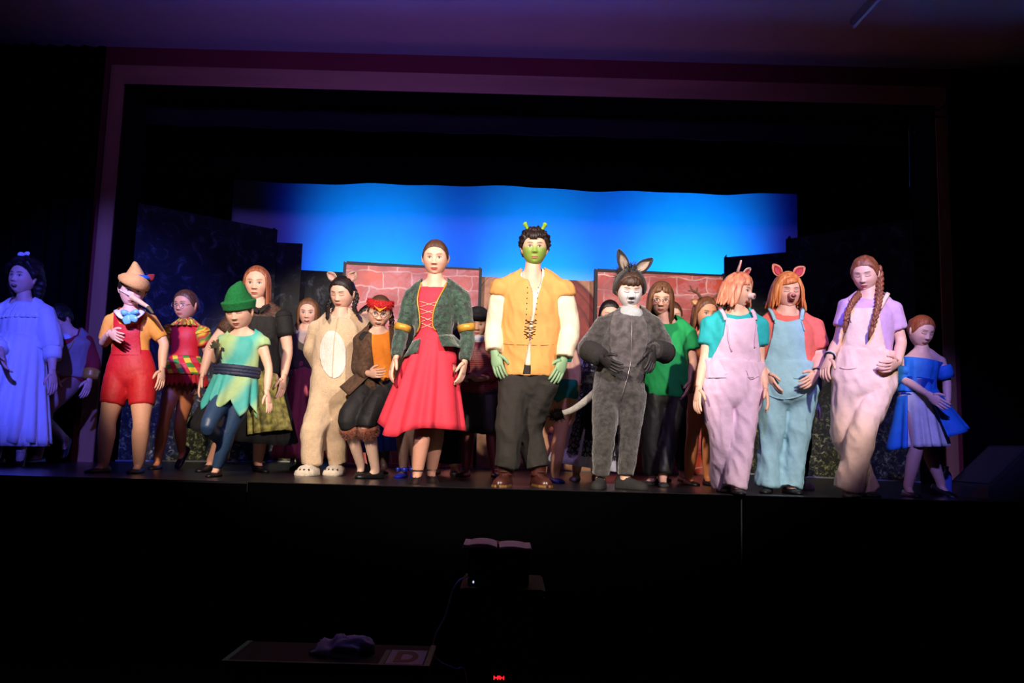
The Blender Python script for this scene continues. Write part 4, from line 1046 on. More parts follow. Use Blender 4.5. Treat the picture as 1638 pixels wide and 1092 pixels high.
# ---- red leotard, harlequin skirt
p = Person('person with glasses in red leotard and colourful diamond patterned skirt', 6.55, 1.40,
  'N 298 519;SA 272 530;SB 322 532;EA 264 562 .05;WA 268 590;EB 332 570 .04;WB 322 606 .02;P 294 590;HA 282 596;HB 308 598;KA 263 672 -.1;KB 288 680 .1;AA 252 740 -.02;AB 290 722 .3',
  dict(at=(297, 491, 48), yaw=-14, pitch=-6, skin=SK2, brow=C(90, 56, 40)), dict(hip=.15, waist=.115, chest=.13), feet=((4, 0), (-22, 55)), up='B')
p.body(legcol=C(190, 116, 76), ha=False, hb=dict(tip=(316, 625, 0)))
RLE = cloth(C(205, 24, 34), .6, .15)
V, F = p.shirt(off=.008, sleeve=0, bot=-.2, loose=0, amp=.001, neck=(.075, .03)); p.put('leotard', (V, F), RLE)
def diamond_mat():
    m, N, L, b = nodes('diamond_print'); b.inputs['Roughness'].default_value = .7
    tc = N.new('ShaderNodeTexCoord'); mp = N.new('ShaderNodeMapping'); mp.inputs['Scale'].default_value = (26, 1, 26); mp.inputs['Rotation'].default_value = (0, math.radians(8), 0)
    L.new(tc.outputs['Object'], mp.inputs[0]); sp = N.new('ShaderNodeSeparateXYZ'); L.new(mp.outputs[0], sp.inputs[0])
    sh = N.new('ShaderNodeMath'); sh.operation = 'MULTIPLY_ADD'; L.new(sp.outputs['Z'], sh.inputs[0]); sh.inputs[1].default_value = .45; L.new(sp.outputs['X'], sh.inputs[2])
    def fl(n, a): 
        q = N.new('ShaderNodeMath'); q.operation = 'FLOOR'; L.new(n, q.inputs[0]); return q.outputs[0]
    fx, fz = fl(sh.outputs[0], 0), fl(sp.outputs['Z'], 0)
    s2 = N.new('ShaderNodeMath'); s2.operation = 'MULTIPLY_ADD'; L.new(fz, s2.inputs[0]); s2.inputs[1].default_value = 2.0; L.new(fx, s2.inputs[2])
    ad = N.new('ShaderNodeMath'); ad.operation = 'FLOORED_MODULO'; L.new(s2.outputs[0], ad.inputs[0]); ad.inputs[1].default_value = 4
    dv = N.new('ShaderNodeMath'); dv.operation = 'MULTIPLY_ADD'; L.new(ad.outputs[0], dv.inputs[0]); dv.inputs[1].default_value = .25; dv.inputs[2].default_value = .1
    r = ramp(N, [(0, C(206, 30, 40)), (.25, C(238, 206, 50)), (.5, C(214, 62, 70)), (.75, C(70, 150, 50))]); r.color_ramp.interpolation = 'CONSTANT'
    L.new(dv.outputs[0], r.inputs[0]); L.new(r.outputs[0], b.inputs['Base Color']); return m
DIA = diamond_mat()
sk_ = p.skirt(p.J['P'] + p.spine * p.tl * .24, .112, .095, p.J['P'] - p.spine * .06, .165, .16, DIA, folds=6, amp=.006, name='diamond_skirt', rows=8, ease=.6)
p.skirt(p.J['P'] + p.spine * .01, .14, .12, p.J['P'] - p.spine * .14, .185, .17, cloth(C(170, 18, 26)), folds=34, amp=.012, name='tulle_underskirt', rows=5, hem=lambda d: 1 + .12 * math.sin(math.radians(d * 31)), parent=sk_)
def multi(V): 
    c = [C(206, 30, 40), C(232, 200, 50), C(70, 140, 50)]; i = (np.floor(nz(V, (45, 45, 45), 3) * 5 + 20).astype(int)) % 3
    return np.array(c)[i]
MUL = mat(None, .8, 'mixed_print', var=.1, bump=.2)
p.skirt(p.J['N'] + p.spine * .03, .055, .05, p.J['N'] - p.spine * .03, .105, .09, MUL, folds=14, amp=.02, rows=5, name='ruffle_collar', col=multi)
for q in 'AB':
    V, F = p.arm(q, .026, .30); V = np.asarray(V); p.put('puff_sleeve', (V, F), MUL, col=multi(V))
glasses(p, mat(C(190, 150, 110), .3, 'wire', metal=.8, bump=0)); simple_hair(p, BROWNH); p.shoes()

# ---- green felt hat and tunic
p = Person('person in green felt hat, pale green pointed-hem tunic and navy leggings', 5.60, 1.30,
  'N 388 530;SA 362 541;SB 418 543;EA 344 576 .02;WA 347 550 -.12;EB 430 588;WB 427 625 -.05;P 377 614;HA 362 620;HB 392 620;KA 333 680 -.20;KB 366 688 -.02;AA 362 708 .16;AB 347 746 .03',
  dict(at=(383, 497, 58), yaw=-6, pitch=3, roll=-5, eyes='closed', lips=C(150, 50, 60), brow=C(110, 80, 60)), dict(hip=.15, waist=.125, chest=.14), feet=((10, 35), (-4, 0)), up='A')
p.body(ha=dict(tip=(332, 547, -.24), tv=(.2, -1, .5), inw=(0, .2, -1), curl=.55, spread=1.4), hb=dict(tip=(433, 657, -.06), curl=.2, spread=1.6))
NAVY = mat(C(44, 70, 104), .45, 'leggings', bump=.1, var=.1)
V, F = p.pants(off=.006, f1=1.0, amp=.001, top=.3); p.put('leggings', (V, F), NAVY)
def dye(V):
    q = proj(V); t = .5 + .5 * np.sin((q[:, 0] * .8 + q[:, 1] * .55) * .13 + 1.2 * nz(V, (5, 5, 5), 2)); t = np.clip(t * 1.0 - .25, 0, 1)[:, None]
    return C(70, 178, 170) * (1 - t) + C(196, 214, 130) * t
DYE = mat(None, .65, 'tie_dye', var=.08, bump=.25, scale=20)
V, F = p.shirt(off=.018, sleeve=.12, bot=.2, loose=.75, amp=.009, freq=(24, 24, 6), neck=(.085, .03), soff=.02); tn = p.put('tunic', (V, F), DYE, col=dye(V))
p.skirt(p.J['P'] + p.spine * p.tl * .26, .130, .108, p.px(368, 652), .170, .15, DYE, folds=9, amp=.018, name='tunic_skirt', rows=14, cols=140, hem=lambda d: .78 + .40 * abs(((d * 7 / 360) % 1) * 2 - 1), parent=tn, col=dye)
BELT = cloth(C(36, 44, 74), .6, .5, 30)
for i, (v, r) in enumerate(((.32, .148), (.26, .150), (.20, .152))):
    p.put('belt_wrap', tube([p.J['P'] + p.spine * p.tl * (v + .05), p.J['P'] + p.spine * p.tl * v, p.J['P'] + p.spine * p.tl * (v - .035)], [(.142, .118), (.150, .126), (.145, .121)], side=p.side, seg=28), BELT)
p.hair([p.head.cap(.006, SLICK)], BROWNH)
GF = mat(C(24, 128, 66), .95, 'green_felt', bump=.35, scale=60, var=.2)
ht = p.put('felt_hat', hl(p, joinVF([tube([(0, .01, .035), (0, .01, .075), (.010, .0, .125), (.022, .005, .165), (.028, .01, .19), (.029, .01, .196)], [(.090, .108), (.086, .10), (.066, .078), (.038, .046), (.014, .018), (.004, .005)], seg=24),
    tube([(0, .01, .018), (0, .01, .045), (0, .01, .068), (0, .01, .074)], [(.096, .114), (.102, .122), (.106, .130), (.098, .118)], seg=28, m=3)])), GF)
p.shoes()

# ---- tall girl in black dress
p = Person('person with long auburn hair in sheer-yoked black dress', 6.35, 1.66,
  'N 413 490;SA 378 506;SB 452 506;EA 338 556 -.03;WA 324 602 -.08;EB 460 562;WB 454 604 -.06;P 410 596;HA 392 604;HB 430 604;KA 368 676 -.1;KB 420 676;AA 338 740;AB 412 742 .2',
  dict(at=(411, 456, 54), yaw=6, pitch=-4, brow=C(150, 96, 64), lips=C(196, 96, 86)), dict(hip=.17, waist=.14, chest=.155, arm=1.1), feet=((-14, 0), (40, 0)))
p.body(legcol=C(196, 140, 120), ha=dict(tip=(316, 632, -.1)), hb=dict(tip=(450, 630, -.08)))
BLK = cloth(C(20, 18, 20), .8, .4, 26); SHEER = mat(C(92, 56, 40), .7, 'sheer_mesh', bump=.2, scale=80, color2=C(30, 20, 18))
V, F = p.shirt(off=.008, sleeve=.22, bot=.3, loose=0, amp=.002, neck=(.06, .02)); p.put('mesh_yoke', (V, F), SHEER)
V, F = p.shirt(off=.016, sleeve=.0, bot=-.05, loose=.2, amp=.006, freq=(40, 40, 6)); V, F = clip(V, F, ((V - p.J['N']) @ p.spine) + .10); d_ = p.put('dress_bodice', (V, F), BLK)
for q in 'AB': p.put('lace_sleeve', p.arm(q, .012, .30, None, .06) if q == 'A' else p.arm(q, .018, .34), BLK if q == 'B' else SHEER, d_)
p.put('collar', joinVF([tube([p.px(398, 487, -.06), p.px(408, 494, -.11), p.px(412, 500, -.12)], [(.012, .006), (.022, .006), (.006, .004)], seg=8), tube([p.px(430, 487, -.06), p.px(420, 494, -.11), p.px(416, 500, -.12)], [(.012, .006), (.022, .006), (.006, .004)], seg=8)]), BLK, d_)
TUL = mat(C(15, 13, 16), .9, 'black_tulle', bump=.4, scale=30, stretch=(1, 1, .1))
p.skirt(p.J['P'] + p.spine * p.tl * .34, .125, .105, p.px(388, 694, .1), .40, .28, TUL, folds=24, amp=.016, name='tulle_skirt', parent=d_, ease=.9)
p.skirt(p.J['P'] + p.spine * p.tl * .2, .12, .10, p.px(424, 694, -.03), .185, .15, mat(C(196, 186, 96), .8, 'yellow_net', bump=.4, scale=24, color2=C(110, 104, 54)), folds=16, amp=.014, name='net_underskirt', parent=d_, ease=.9)
AUB = mat(C(170, 96, 62), .45, 'hair', bump=.5, scale=60, var=.5, stretch=(1, 1, .12))
longhair(p, AUB, -.20, 64, 9, [(0, .084), (30, .076), (52, .05), (66, .01), (80, -.02), (104, -.02), (120, -.06), (180, -.075)], .020)
p.shoes(kind='heel')

# ---- pink skirt behind
p = Person('person in grey vest and long dusty pink skirt', 7.25, 1.60,
  'N 493 523;SA 470 534;SB 516 533;EA 462 570;WA 466 606;EB 522 570;WB 522 606;P 493 600;HA 481 606;HB 505 606;KA 480 670;KB 505 670;AA 480 738;AB 506 738',
  dict(at=(493, 500, 43), yaw=6, lo=False, mouth='open'), {}, )
p.body(); V, F = p.shirt(off=.014, sleeve=.6, bot=0, neck=(.07, .04)); p.put('blouse', (V, F), cloth(C(196, 178, 176)))
V, F = p.shirt(off=.022, sleeve=0, bot=.1, neck=(.09, .16)); p.put('vest', (V, F), cloth(C(90, 82, 78)))
p.put('neck_ribbon', joinVF([tube([p.px(493, 535, -.13), p.px(490, 548, -.14), p.px(491, 562, -.14)], [(.012, .004), (.022, .005), (.012, .004)], seg=8), ball(p.px(493, 535, -.14), .015)]), cloth(C(190, 110, 120)))
p.skirt(p.J['P'] + p.spine * p.tl * .3, .12, .1, p.px(490, 732), .28, .25, cloth(C(206, 92, 116)), folds=20, amp=.015)
longhair(p, LBROWNH, -.16); p.shoes()

# ---- beige fleece suit with belly
p = Person('person in beige fleece animal suit with white oval belly and clawed paws', 6.22, 1.54,
  'N 545 502;SA 512 518;SB 584 520;EA 500 556 .06;WA 514 590 .16;EB 594 562 .06;WB 574 594 .18;P 540 622;HA 521 628;HB 560 628;KA 501 690 -.08;KB 534 692 .05;AA 499 744 -.05;AB 541 742 .10',
  dict(at=(548, 467, 52), yaw=-14, pitch=8, roll=3, eyes='closed', brow=C(40, 26, 22), lips=C(180, 70, 80)), dict(hip=.185, waist=.165, chest=.17, dep=.12), feet=((-10, 0), (-6, 0)))
p.body(ha=False, hb=False)
FLE = mat(C(240, 206, 166), .95, 'fur', key='f', bump=.9, scale=38, var=.12, sheen=.3); FLW = mat(C(244, 236, 226), .95, 'fur', key='f', bump=.7, scale=38, var=.08, sheen=.3)
V, F, o = onesie(p, .028, FLE, (.118, .108, .096, .090, .080), (.080, .082, .078, .072, .06), amp=.012, freq=(11, 11, 11))
p.put('belly_patch', thick(*patch(V, F, [(533 + 21 * math.cos(a) + 2 * math.sin(a), 567 + 38 * math.sin(a)) for a in np.linspace(0, 2 * math.pi, 28, endpoint=False)], .006), .008), FLW, o)
t = bvh(V, F); p.put('zip', strip(t, [(541, 510), (537, 530), (534, 560), (532, 604)], .003, .007), cloth(C(214, 186, 156)), o)
for (oo, base, f, sd, u) in p.shoes(fur(C(240, 222, 196)), 'paw', 'paw'):
    for q in (-.045, -.015, .015, .045): p.put('claw', ball(base + f * (.185 - abs(q) * .5) * p.k + sd * q * p.k + u * .045 * p.k, (.009, .010, .012), 8, 6), mat(C(50, 22, 20), .4, 'claw'), oo)
L = [p.head.cap(.012, SLICK, .001, 40)]
p.hair(L, DARKH); h = p.head
for q in (-1, 1):
    Pb = [h.T([[q * .055, .05, .04]])[0], h.T([[q * .092, .03, -.03]])[0], h.T([[q * .098, -.03, -.09]])[0], p.px(548 + q * (24 if q < 0 else 21), 505 if q < 0 else 498, -.12)]
    p.put('braid', braid(Pb, .017), DARKH)
ears(p, fur(C(226, 196, 160)), cloth(C(236, 170, 160)), [((-.055, 0, .10), (-.055, -.0, .045), .032, .4, (-.2, -1, .1)), ((.06, 0, .10), (.045, -.0, .055), .032, .4, (.3, -1, .1))]); 

# ---- brown coat, orange shirt
p = Person('person with glasses and red feather headband in brown tweed coat over orange shirt', 5.98, 1.40,
  'N 606 527;SA 580 540;SB 632 542;EA 573 584 .02;WA 590 594 -.14;EB 642 585 .05;WB 640 614 .0;P 606 612;HA 592 618;HB 622 618;KA 556 666 -.18;KB 588 672 -.20;AA 578 742 .0;AB 601 748 -.06',
  dict(at=(607, 496, 52), yaw=10, pitch=6, roll=4, mouth='open', brow=C(110, 76, 52)), dict(hip=.15, waist=.125, chest=.14), feet=((-22, 30), (-62, 0)), up='A')
p.body(legcol=C(236, 196, 172), ha=dict(tip=(604, 594, -.2), curl=1.0, tv=(.1, -.3, 1), inw=(0, 1, 0)), hb=False)
V, F = p.shirt(off=.014, sleeve=.1, bot=.0, loose=.4, amp=.006, neck=(.07, .03)); p.put('shirt', (V, F), cloth(C(232, 132, 30)))
V, F = p.pants(off=.018, f1=.53, rr=(.10, .094, .078, .07, .06), amp=.004, top=.34); p.put('breeches', (V, F), mat(C(18, 16, 17), .75, 'black_velvet', bump=.3, scale=14))
FURB = fur(C(150, 72, 36))
for q in 'AB':
    tb = p.leg(q, 0, .62, (.09, .09, .075, .072, .06), .52); o = p.put('fur_cuff', tb, FURB); p.put('fur_strands', tufts(tb, 900, .022, .0016, 3), FURB, o)['kind'] = 'stuff'
TWEED = mat(C(96, 68, 50), .95, 'weave', bump=.6, scale=45, var=.5)
V, F = p.shirt(off=.028, sleeve=.95, bot=-.26, loose=.6, amp=.008, soff=.024)
s_ = np.where((V - p.J['P']) @ p.front > 0, -poly_sd(proj(V), [(600, 505), (594, 535), (594, 560), (598, 590), (604, 650), (650, 660), (628, 590), (624, 545), (622, 505)]), -5.0)
V, F = clip(V, F, s_); V, F = p.neckline(V, F, (.07, .02))
ct = p.put('coat', thick(V, F, .007), TWEED); t = bvh(V, F)
p.put('lapel', strip(t, [(596, 516), (588, 528), (580, 540), (577, 543)], (.024, .006), .004), cloth(C(16, 14, 14)), ct)
p.skirt(p.J['P'] + p.spine * .02, .15, .125, p.px(574, 646, -.02), .17, .15, TWEED, folds=5, amp=.008, name='coat_tail', rows=8, hem=lambda d: 1.0 if 108 < d < 330 else .05, parent=ct)
glasses(p, mat(C(60, 44, 36), .3, 'wire', metal=.5, bump=0)); simple_hair(p, BROWNH, False)
h = p.head; p.put('braid', braid([h.T([[.07, .06, .02]])[0], h.T([[.095, .02, -.06]])[0], h.T([[.10, -.02, -.13]])[0]], .016), BROWNH)
hb_ = p.put('feather_headband', hl(p, tube([(.0, .0, .052), (.0, -.002, .068), (0, 0, .088)], [(.086, .104), (.094, .114), (.086, .102)], seg=28)), cloth(C(196, 26, 32)))
p.put('feather_strands', tufts(hl(p, tube([(.0, .0, .052), (.0, -.002, .068), (0, 0, .088)], [(.086, .104), (.094, .114), (.086, .102)], seg=28)), 700, .016, .002, 5), cloth(C(206, 28, 34)), hb_)['kind'] = 'stuff'
p.put('beak', hl(p, (np.array([(-.045, -.105, .062), (.045, -.105, .062), (0, -.124, .026), (-.045, -.098, .062), (.045, -.098, .062), (0, -.110, .024)]), [[0, 2, 1], [3, 4, 5], [0, 3, 5, 2], [1, 2, 5, 4], [0, 1, 4, 3]])), cloth(C(236, 140, 40)), hb_, smooth=False)
p.shoes(grow=.012)
# ---- tricorn boy
p = Person('person in black cocked hat and dark red striped coat with puffed black breeches', 6.75, 1.46,
  'N 766 542;SA 745 556;SB 790 556;EA 738 588;WA 744 604 -.12;EB 798 590;WB 778 604 -.14;P 766 624;HA 753 630;HB 781 630;KA 750 688;KB 786 688;AA 745 748;AB 792 748',
  dict(at=(764, 517, 45), skin=C(222, 172, 136), brow=C(26, 18, 16), pitch=2), dict(chest=.15, waist=.14, hip=.16), feet=((-20, 0), (10, 0)))
p.body(legcol=C(96, 22, 26), ha=dict(tip=(752, 600, -.18), curl=1.0), hb=dict(tip=(764, 606, -.2), curl=.6))
def stripe_mat(c1, c2, sc=22, d='Z'):
    m, N, L, b = nodes('stripes'); b.inputs['Roughness'].default_value = .55
    tc = N.new('ShaderNodeTexCoord'); wv = N.new('ShaderNodeTexWave'); wv.bands_direction = d; wv.inputs['Scale'].default_value = sc; wv.inputs['Distortion'].default_value = 1.5
    L.new(tc.outputs['Object'], wv.inputs['Vector']); r = ramp(N, [(.35, c1), (.6, c2)]); L.new(wv.outputs['Fac'], r.inputs[0]); L.new(r.outputs[0], b.inputs['Base Color']); return m
V, F = p.shirt(off=.022, sleeve=.95, bot=-.06, loose=.7, neck=(.07, .03)); c_ = p.put('coat', (V, F), stripe_mat(C(70, 14, 18), C(138, 40, 40)))
p.put('neck_cloth', ball(p.J['N'] + p.front * .06, (.05, .03, .03)), cloth(C(210, 215, 225)))
V, F = p.pants(off=.02, f1=.52, rr=(.12, .125, .105, .07, .06), amp=.006, top=.2); p.put('breeches', (V, F), stripe_mat(C(10, 9, 10), C(46, 42, 42), 34, 'X'))
HT = mat(C(16, 15, 18), .8, 'black_felt', bump=.2)
p.hair([p.head.cap(.010, None, .003, 40)], DARKH)
p.put('cocked_hat', hl(p, joinVF([tube([(0, .01, .04), (0, .01, .09), (0, .01, .13), (0, .01, .145)], [(.094, .112), (.088, .104), (.06, .075), (.02, .03)], seg=24), tube([(0, 0, .048), (0, 0, .075), (0, 0, .10)], [(.10, .118), (.128, .14), (.118, .135)], seg=24)])), HT)
for (o, base, f, sd, u) in p.shoes(): p.put('buckle', torus(base + f * .09 + u * .05, .016, .004), mat(C(200, 200, 210), .25, 'silver', metal=.9, bump=0), o)

# ---- teal sequin shorts
p = Person('person in shiny teal shorts and bare tights standing behind the vest wearer', 6.15, 1.50,
  'N 892 512;SA 868 526;SB 912 526;EA 860 570;WA 870 606 -.08;EB 923 590;WB 920 646;P 893 614;HA 881 620;HB 908 620;KA 866 690;KB 896 690;AA 868 752 .05;AB 888 753 -.05',
  dict(at=(886, 484, 46)), dict(hip=.15, waist=.105, chest=.125), feet=((-14, 0), (14, 0)))
p.body(legcol=C(222, 164, 128), ha=False, hb=dict(tip=(915, 678, -.03)))
TEAL = mat(C(14, 150, 140), .25, 'teal_foil', bump=.5, scale=26, metal=.1, var=.3)
V, F = p.pants(off=.010, f1=.10, amp=.003, top=.2); sh_ = p.put('shorts', (V, F), TEAL); t = bvh(V, F)
V, F = p.shirt(off=.008, sleeve=0, bot=.36, amp=.002, loose=0); V, F = clip(V, F, ((V - p.J['N']) @ p.spine) + .11); p.put('crop_top', (V, F), TEAL)
p.put('waist_tie', strip(t, [(886, 612), (887, 628)], .004, .006), cloth(C(10, 30, 34)), sh_)
simple_hair(p, BROWNH); p.shoes(mat(C(24, 34, 150), .4, 'blue_leather'))

# ---- lace shawl and white dress
p = Person('person in white dress under black lace shawl beside the grey tail', 6.6, 1.56,
  'N 968 530;SA 942 548;SB 986 545;EA 930 590;WA 944 620;EB 990 590;WB 985 625;P 950 630;HA 936 636;HB 964 636;KA 928 700;KB 958 700;AA 922 752;AB 955 752',
  dict(at=(975, 502, 46), lo=True), {}, feet=((-12, 0), (10, 0)))
p.body()
WH = cloth(C(214, 210, 232), bump=.4)
V, F = p.shirt(off=.014, sleeve=.55, bot=0, neck=(.08, .04)); p.put('blouse', (V, F), WH)
p.skirt(p.J['P'] + p.spine * p.tl * .3, .12, .1, p.px(934, 746), .26, .22, WH, folds=14, amp=.02, name='white_skirt')
def lace_mat():
    m, N, L, b = nodes('black_lace'); b.inputs['Base Color'].default_value = (.012, .011, .014, 1); b.inputs['Roughness'].default_value = .8
    tc = N.new('ShaderNodeTexCoord'); vo = N.new('ShaderNodeTexVoronoi'); vo.feature = 'DISTANCE_TO_EDGE'; vo.inputs['Scale'].default_value = 28
    L.new(tc.outputs['Object'], vo.inputs['Vector']); r = ramp(N, [(.10, (1, 1, 1)), (.16, (.28, .28, .28))]); L.new(vo.outputs['Distance'], r.inputs[0]); L.new(r.outputs[0], b.inputs['Alpha']); return m
p.skirt(p.J['P'] + p.spine * p.tl * .34, .135, .115, p.px(938, 728), .25, .235, lace_mat(), folds=12, amp=.02, name='lace_overskirt', hem=lambda d: 1 + .02 * abs(math.sin(math.radians(d * 10))), tk=0)
p.skirt(p.J['N'] + p.spine * .0, .07, .06, p.J['P'] + p.spine * .06, .20, .16, lace_mat(), folds=8, amp=.015, name='lace_shawl', tk=0)
p.skirt(p.J['P'] + p.spine * p.tl * .3, .13, .11, p.px(945, 706, -.02), .19, .17, TUL, folds=8, amp=.015, name='black_overskirt', hem=lambda d: 1.0 if d < 150 or d > 330 else .75)
simple_hair(p, DARKH); p.shoes(cloth(C(200, 190, 190)))

# ---- grey plush suit with long ears
p = Person('person in dark grey plush suit with long upright ears and white painted muzzle', 5.42, 1.50,
  'N 1009 494;SA 968 510;SB 1044 508;EA 937 550 .0;WA 962 566 -.13;EB 1068 558 .0;WB 1046 552 -.13;P 990 612;HA 970 620;HB 1012 620;KA 966 694 -.05;KB 1006 694 .03;AA 961 757 -.03;AB 1000 760 .0',
  dict(at=(1007, 458, 58), pitch=6, yaw=3, eyes='closed', brow=C(30, 20, 18), lips=C(30, 26, 28), blush=0,
       paint=lambda x, y, z, fr, c: (lambda m, n: c * (1 - m) * (1 - n) + C(226, 222, 224) * m * (1 - n) + C(14, 12, 14) * n)((0.95 * sg(.012 - z + .3 * np.abs(x), .006) * sg(fr - .3, .1))[:, None], np.clip(g2(x, z, 0, -.038, .017, .010) * 2.2 + .9 * np.exp(-(x / .0018) ** 2) * sg(-.045 - z, .002) * sg(z + .062, .002) + .7 * np.exp(-((np.abs(x) - .022 - .3 * (.0 - z) * .5) / .0016) ** 2) * sg(.0 - z, .004) * sg(z + .05, .004), 0, 1)[:, None] * sg(fr - .4, .05)[:, None])),
  dict(hip=.165, waist=.15, chest=.165, dep=.115), feet=((-16, 0), (46, 0)))
p.body(ha=dict(tip=(980, 578, -.2), tv=(0, -.3, 1), inw=(.2, 1, 0), size=1.1), hb=dict(tip=(1040, 585, -.2), tv=(-.6, -.6, .3), inw=(.2, 1, 0), size=1.1), handcol=C(34, 32, 34))
PLU = mat(C(68, 64, 64), .9, 'plush', bump=.9, scale=30, color2=C(34, 32, 33), sheen=.5)
V, F, o = onesie(p, .016, PLU, (.100, .092, .078, .072, .058), (.066, .066, .064, .062, .058), amp=.008, freq=(12, 12, 16), neck=(.065, .03))
PLL = mat(C(96, 90, 92), .9, 'plush', key='light', bump=.7, scale=22, color2=C(60, 56, 58), sheen=.5)
p.put('chest_panel', thick(*patch(V, F, [(982, 500), (998, 494), (1012, 494), (1026, 500), (1034, 520), (1036, 545), (1030, 572), (1014, 588), (994, 586), (980, 574), (976, 550), (977, 520)], .004), .006), PLL, o)
t = bvh(V, F); p.put('zip', strip(t, [(1011, 498), (1010, 530), (1009, 560), (1007, 588), (992, 640)], .003, .008), mat(C(150, 146, 146), .4, 'zip_metal', metal=.6, bump=0), o)
p.put('neck_scarf', tube([p.J['N'] - p.spine * .035, p.J['N'] - p.spine * .005, p.J['N'] + p.spine * .022, p.J['N'] + p.spine * .032], [(.088, .086), (.086, .082), (.074, .070), (.06, .058)], side=p.side, seg=20), cloth(C(176, 182, 186), bump=.6))
for q, f in (('A', .62), ('B', .62)): p.put('cuff', p.arm(q, .038, 1.0, None, f), mat(C(36, 34, 35), .9, 'plush', key='cuff', bump=.4), o)
p.put('tail', tube([p.px(958, 622, .16), p.px(938, 640, .10), p.px(916, 655, .0), p.px(897, 662, -.02)], [.026, .024, .020, .018], seg=12), fur(C(170, 164, 156)), o)
tt = tube([p.px(900, 661, -.02), p.px(890, 664, -.02), p.px(881, 663, -.02)], [.024, .032, .010], seg=12); TB = nospec(mat(C(10, 9, 9), .9, 'tuft_hair', bump=.5)); tl_ = p.put('tail_tuft', tt, TB, o); p.put('tuft_strands', tufts(tt, 300, .035, .002, 4), TB, tl_)['kind'] = 'stuff'
FR = [(a, .040 + .004 * (i % 3)) for i, a in enumerate((-44, -36, -28, -20, -12, -4, 4, 12, 20, 28, 36, 44))]
p.hair([p.head.cap(.018, CURLY, .004, 40)] + [p.head.lock(a, z, .016, .4, mid=1.1, tip=.5) for a, z in FR], hairm(C(74, 48, 32)))
h_ = p.put('hood_band', hl(p, p.head.cap(.030, [(0, .10), (40, .09), (70, .03), (90, -.03), (180, -.07)], .002)), fur(C(22, 20, 22)))
p.put('mane', hl(p, tufts(p.head.cap(.030, [(0, .118), (60, .10), (180, .02)], 0), 260, .055, .004, 2, .3)), fur(C(16, 14, 15)))['kind'] = 'stuff'
ears(p, fur(C(40, 38, 40)), mat(C(172, 156, 142), .95, 'ear_lining', bump=.4), [((-.028, 0, .125), (-.062, -.01, .135), .034, .5, (.15, -1, 0)), ((.035, 0, .125), (.098, -.01, .085), .034, .5, (-.1, -1, .2))])
p.shoes(cloth(C(30, 28, 30)), 'boot', 'bootie')

# ---- green T-shirt, long hair
p = Person('person with long brown hair and glasses in bright green T-shirt and black trousers', 5.98, 1.46,
  'N 1063 512;SA 1036 526;SB 1098 528;EA 1026 570 .04;WA 1034 606;EB 1109 576;WB 1104 606 -.06;P 1064 622;HA 1047 628;HB 1082 628;KA 1042 696;KB 1068 696;AA 1044 758 .06;AB 1060 762 -.06',
  dict(at=(1057, 476, 52), roll=3, pitch=4, yaw=-6, skin=C(224, 170, 146), brow=C(70, 46, 34), lips=C(190, 100, 90)), dict(hip=.155, waist=.135, chest=.15), feet=((-40, 0), (-6, 0)))
p.body(ha=False, hb=dict(tip=(1094, 640, -.1)))
V, F = p.shirt(off=.03, sleeve=.36, bot=-.10, loose=.9, amp=.008, neck=(.075, .03), rr=(.070, .078, .074, .05, .04)); p.put('t_shirt', (V, F), cloth(C(22, 158, 84), bump=.2))
V, F = p.pants(off=.02, rr=(.10, .096, .08, .078, .07), amp=.007, top=.2); p.put('trousers', (V, F), mat(C(24, 23, 24), .6, 'black_cloth', bump=.3, scale=14))
BR2 = mat(C(126, 84, 56), .45, 'hair', bump=.5, scale=60, var=.5, stretch=(1, 1, .12))
longhair(p, BR2, -.215, 58, 14, [(0, .075), (35, .06), (52, .02), (62, -.05), (180, -.09)], .022, front=[(-50, -.10), (-38, .045), (-26, .05), (-14, .056), (14, .056), (26, .05), (38, .045), (50, -.08)], grow=.016, out=.12)
glasses(p, mat(C(40, 32, 30), .3, 'wire', metal=.5, bump=0), .018); p.shoes(cloth(C(30, 28, 32)))

# ---- reindeer girl
p = Person('person with antler headband and rust coloured leotard behind the teal sleeve', 6.3, 1.46,
  'N 1130 532;SA 1110 546;SB 1152 548;EA 1106 582;WA 1112 615;EB 1160 584;WB 1156 618;P 1128 618;HA 1117 624;HB 1142 624;KA 1108 698 -.06;KB 1132 698;AA 1102 762 -.04;AB 1132 764 .05',
  dict(at=(1128, 502, 49), yaw=14, pitch=2, skin=SK2, brow=C(80, 46, 30)), dict(hip=.15, waist=.11, chest=.125), feet=((12, 0), (4, 0)))
p.body(legcol=C(186, 112, 72), ha=dict(tip=(1112, 640)), hb=False)
V, F = p.shirt(off=.008, sleeve=0, bot=-.25, loose=0, amp=.001, neck=(.085, .06)); p.put('leotard', (V, F), cloth(C(206, 118, 62), .6, .15))
V, F = p.pants(off=.008, f1=.08, amp=.001, top=.1); p.put('briefs', (V, F), cloth(C(150, 82, 44)))
longhair(p, hairm(C(120, 74, 44)), -.15, 80, 8); headband(p, cloth(C(90, 54, 34)))
ANT = fur(C(120, 72, 40))
for q in (-1, 1):
    parts = [tube([(q * .05, 0, .115), (q * .085, 0, .15), (q * .125, 0, .165), (q * .15, 0, .20)], [.012, .011, .010, .005], seg=8), tube([(q * .09, 0, .152), (q * .085, 0, .195)], [.009, .004], seg=8), tube([(q * .12, 0, .163), (q * .16, 0, .158)], [.008, .004], seg=8)]
    p.put('antler', hl(p, joinVF(parts)), ANT)
ears(p, fur(C(176, 104, 58)), cloth(C(226, 170, 130)), [((-.07, 0, .07), (-.06, 0, .02), .024, .4, (0, -1, .2)), ((.07, 0, .07), (.06, 0, .02), .024, .4, (0, -1, .2))])
p.shoes()

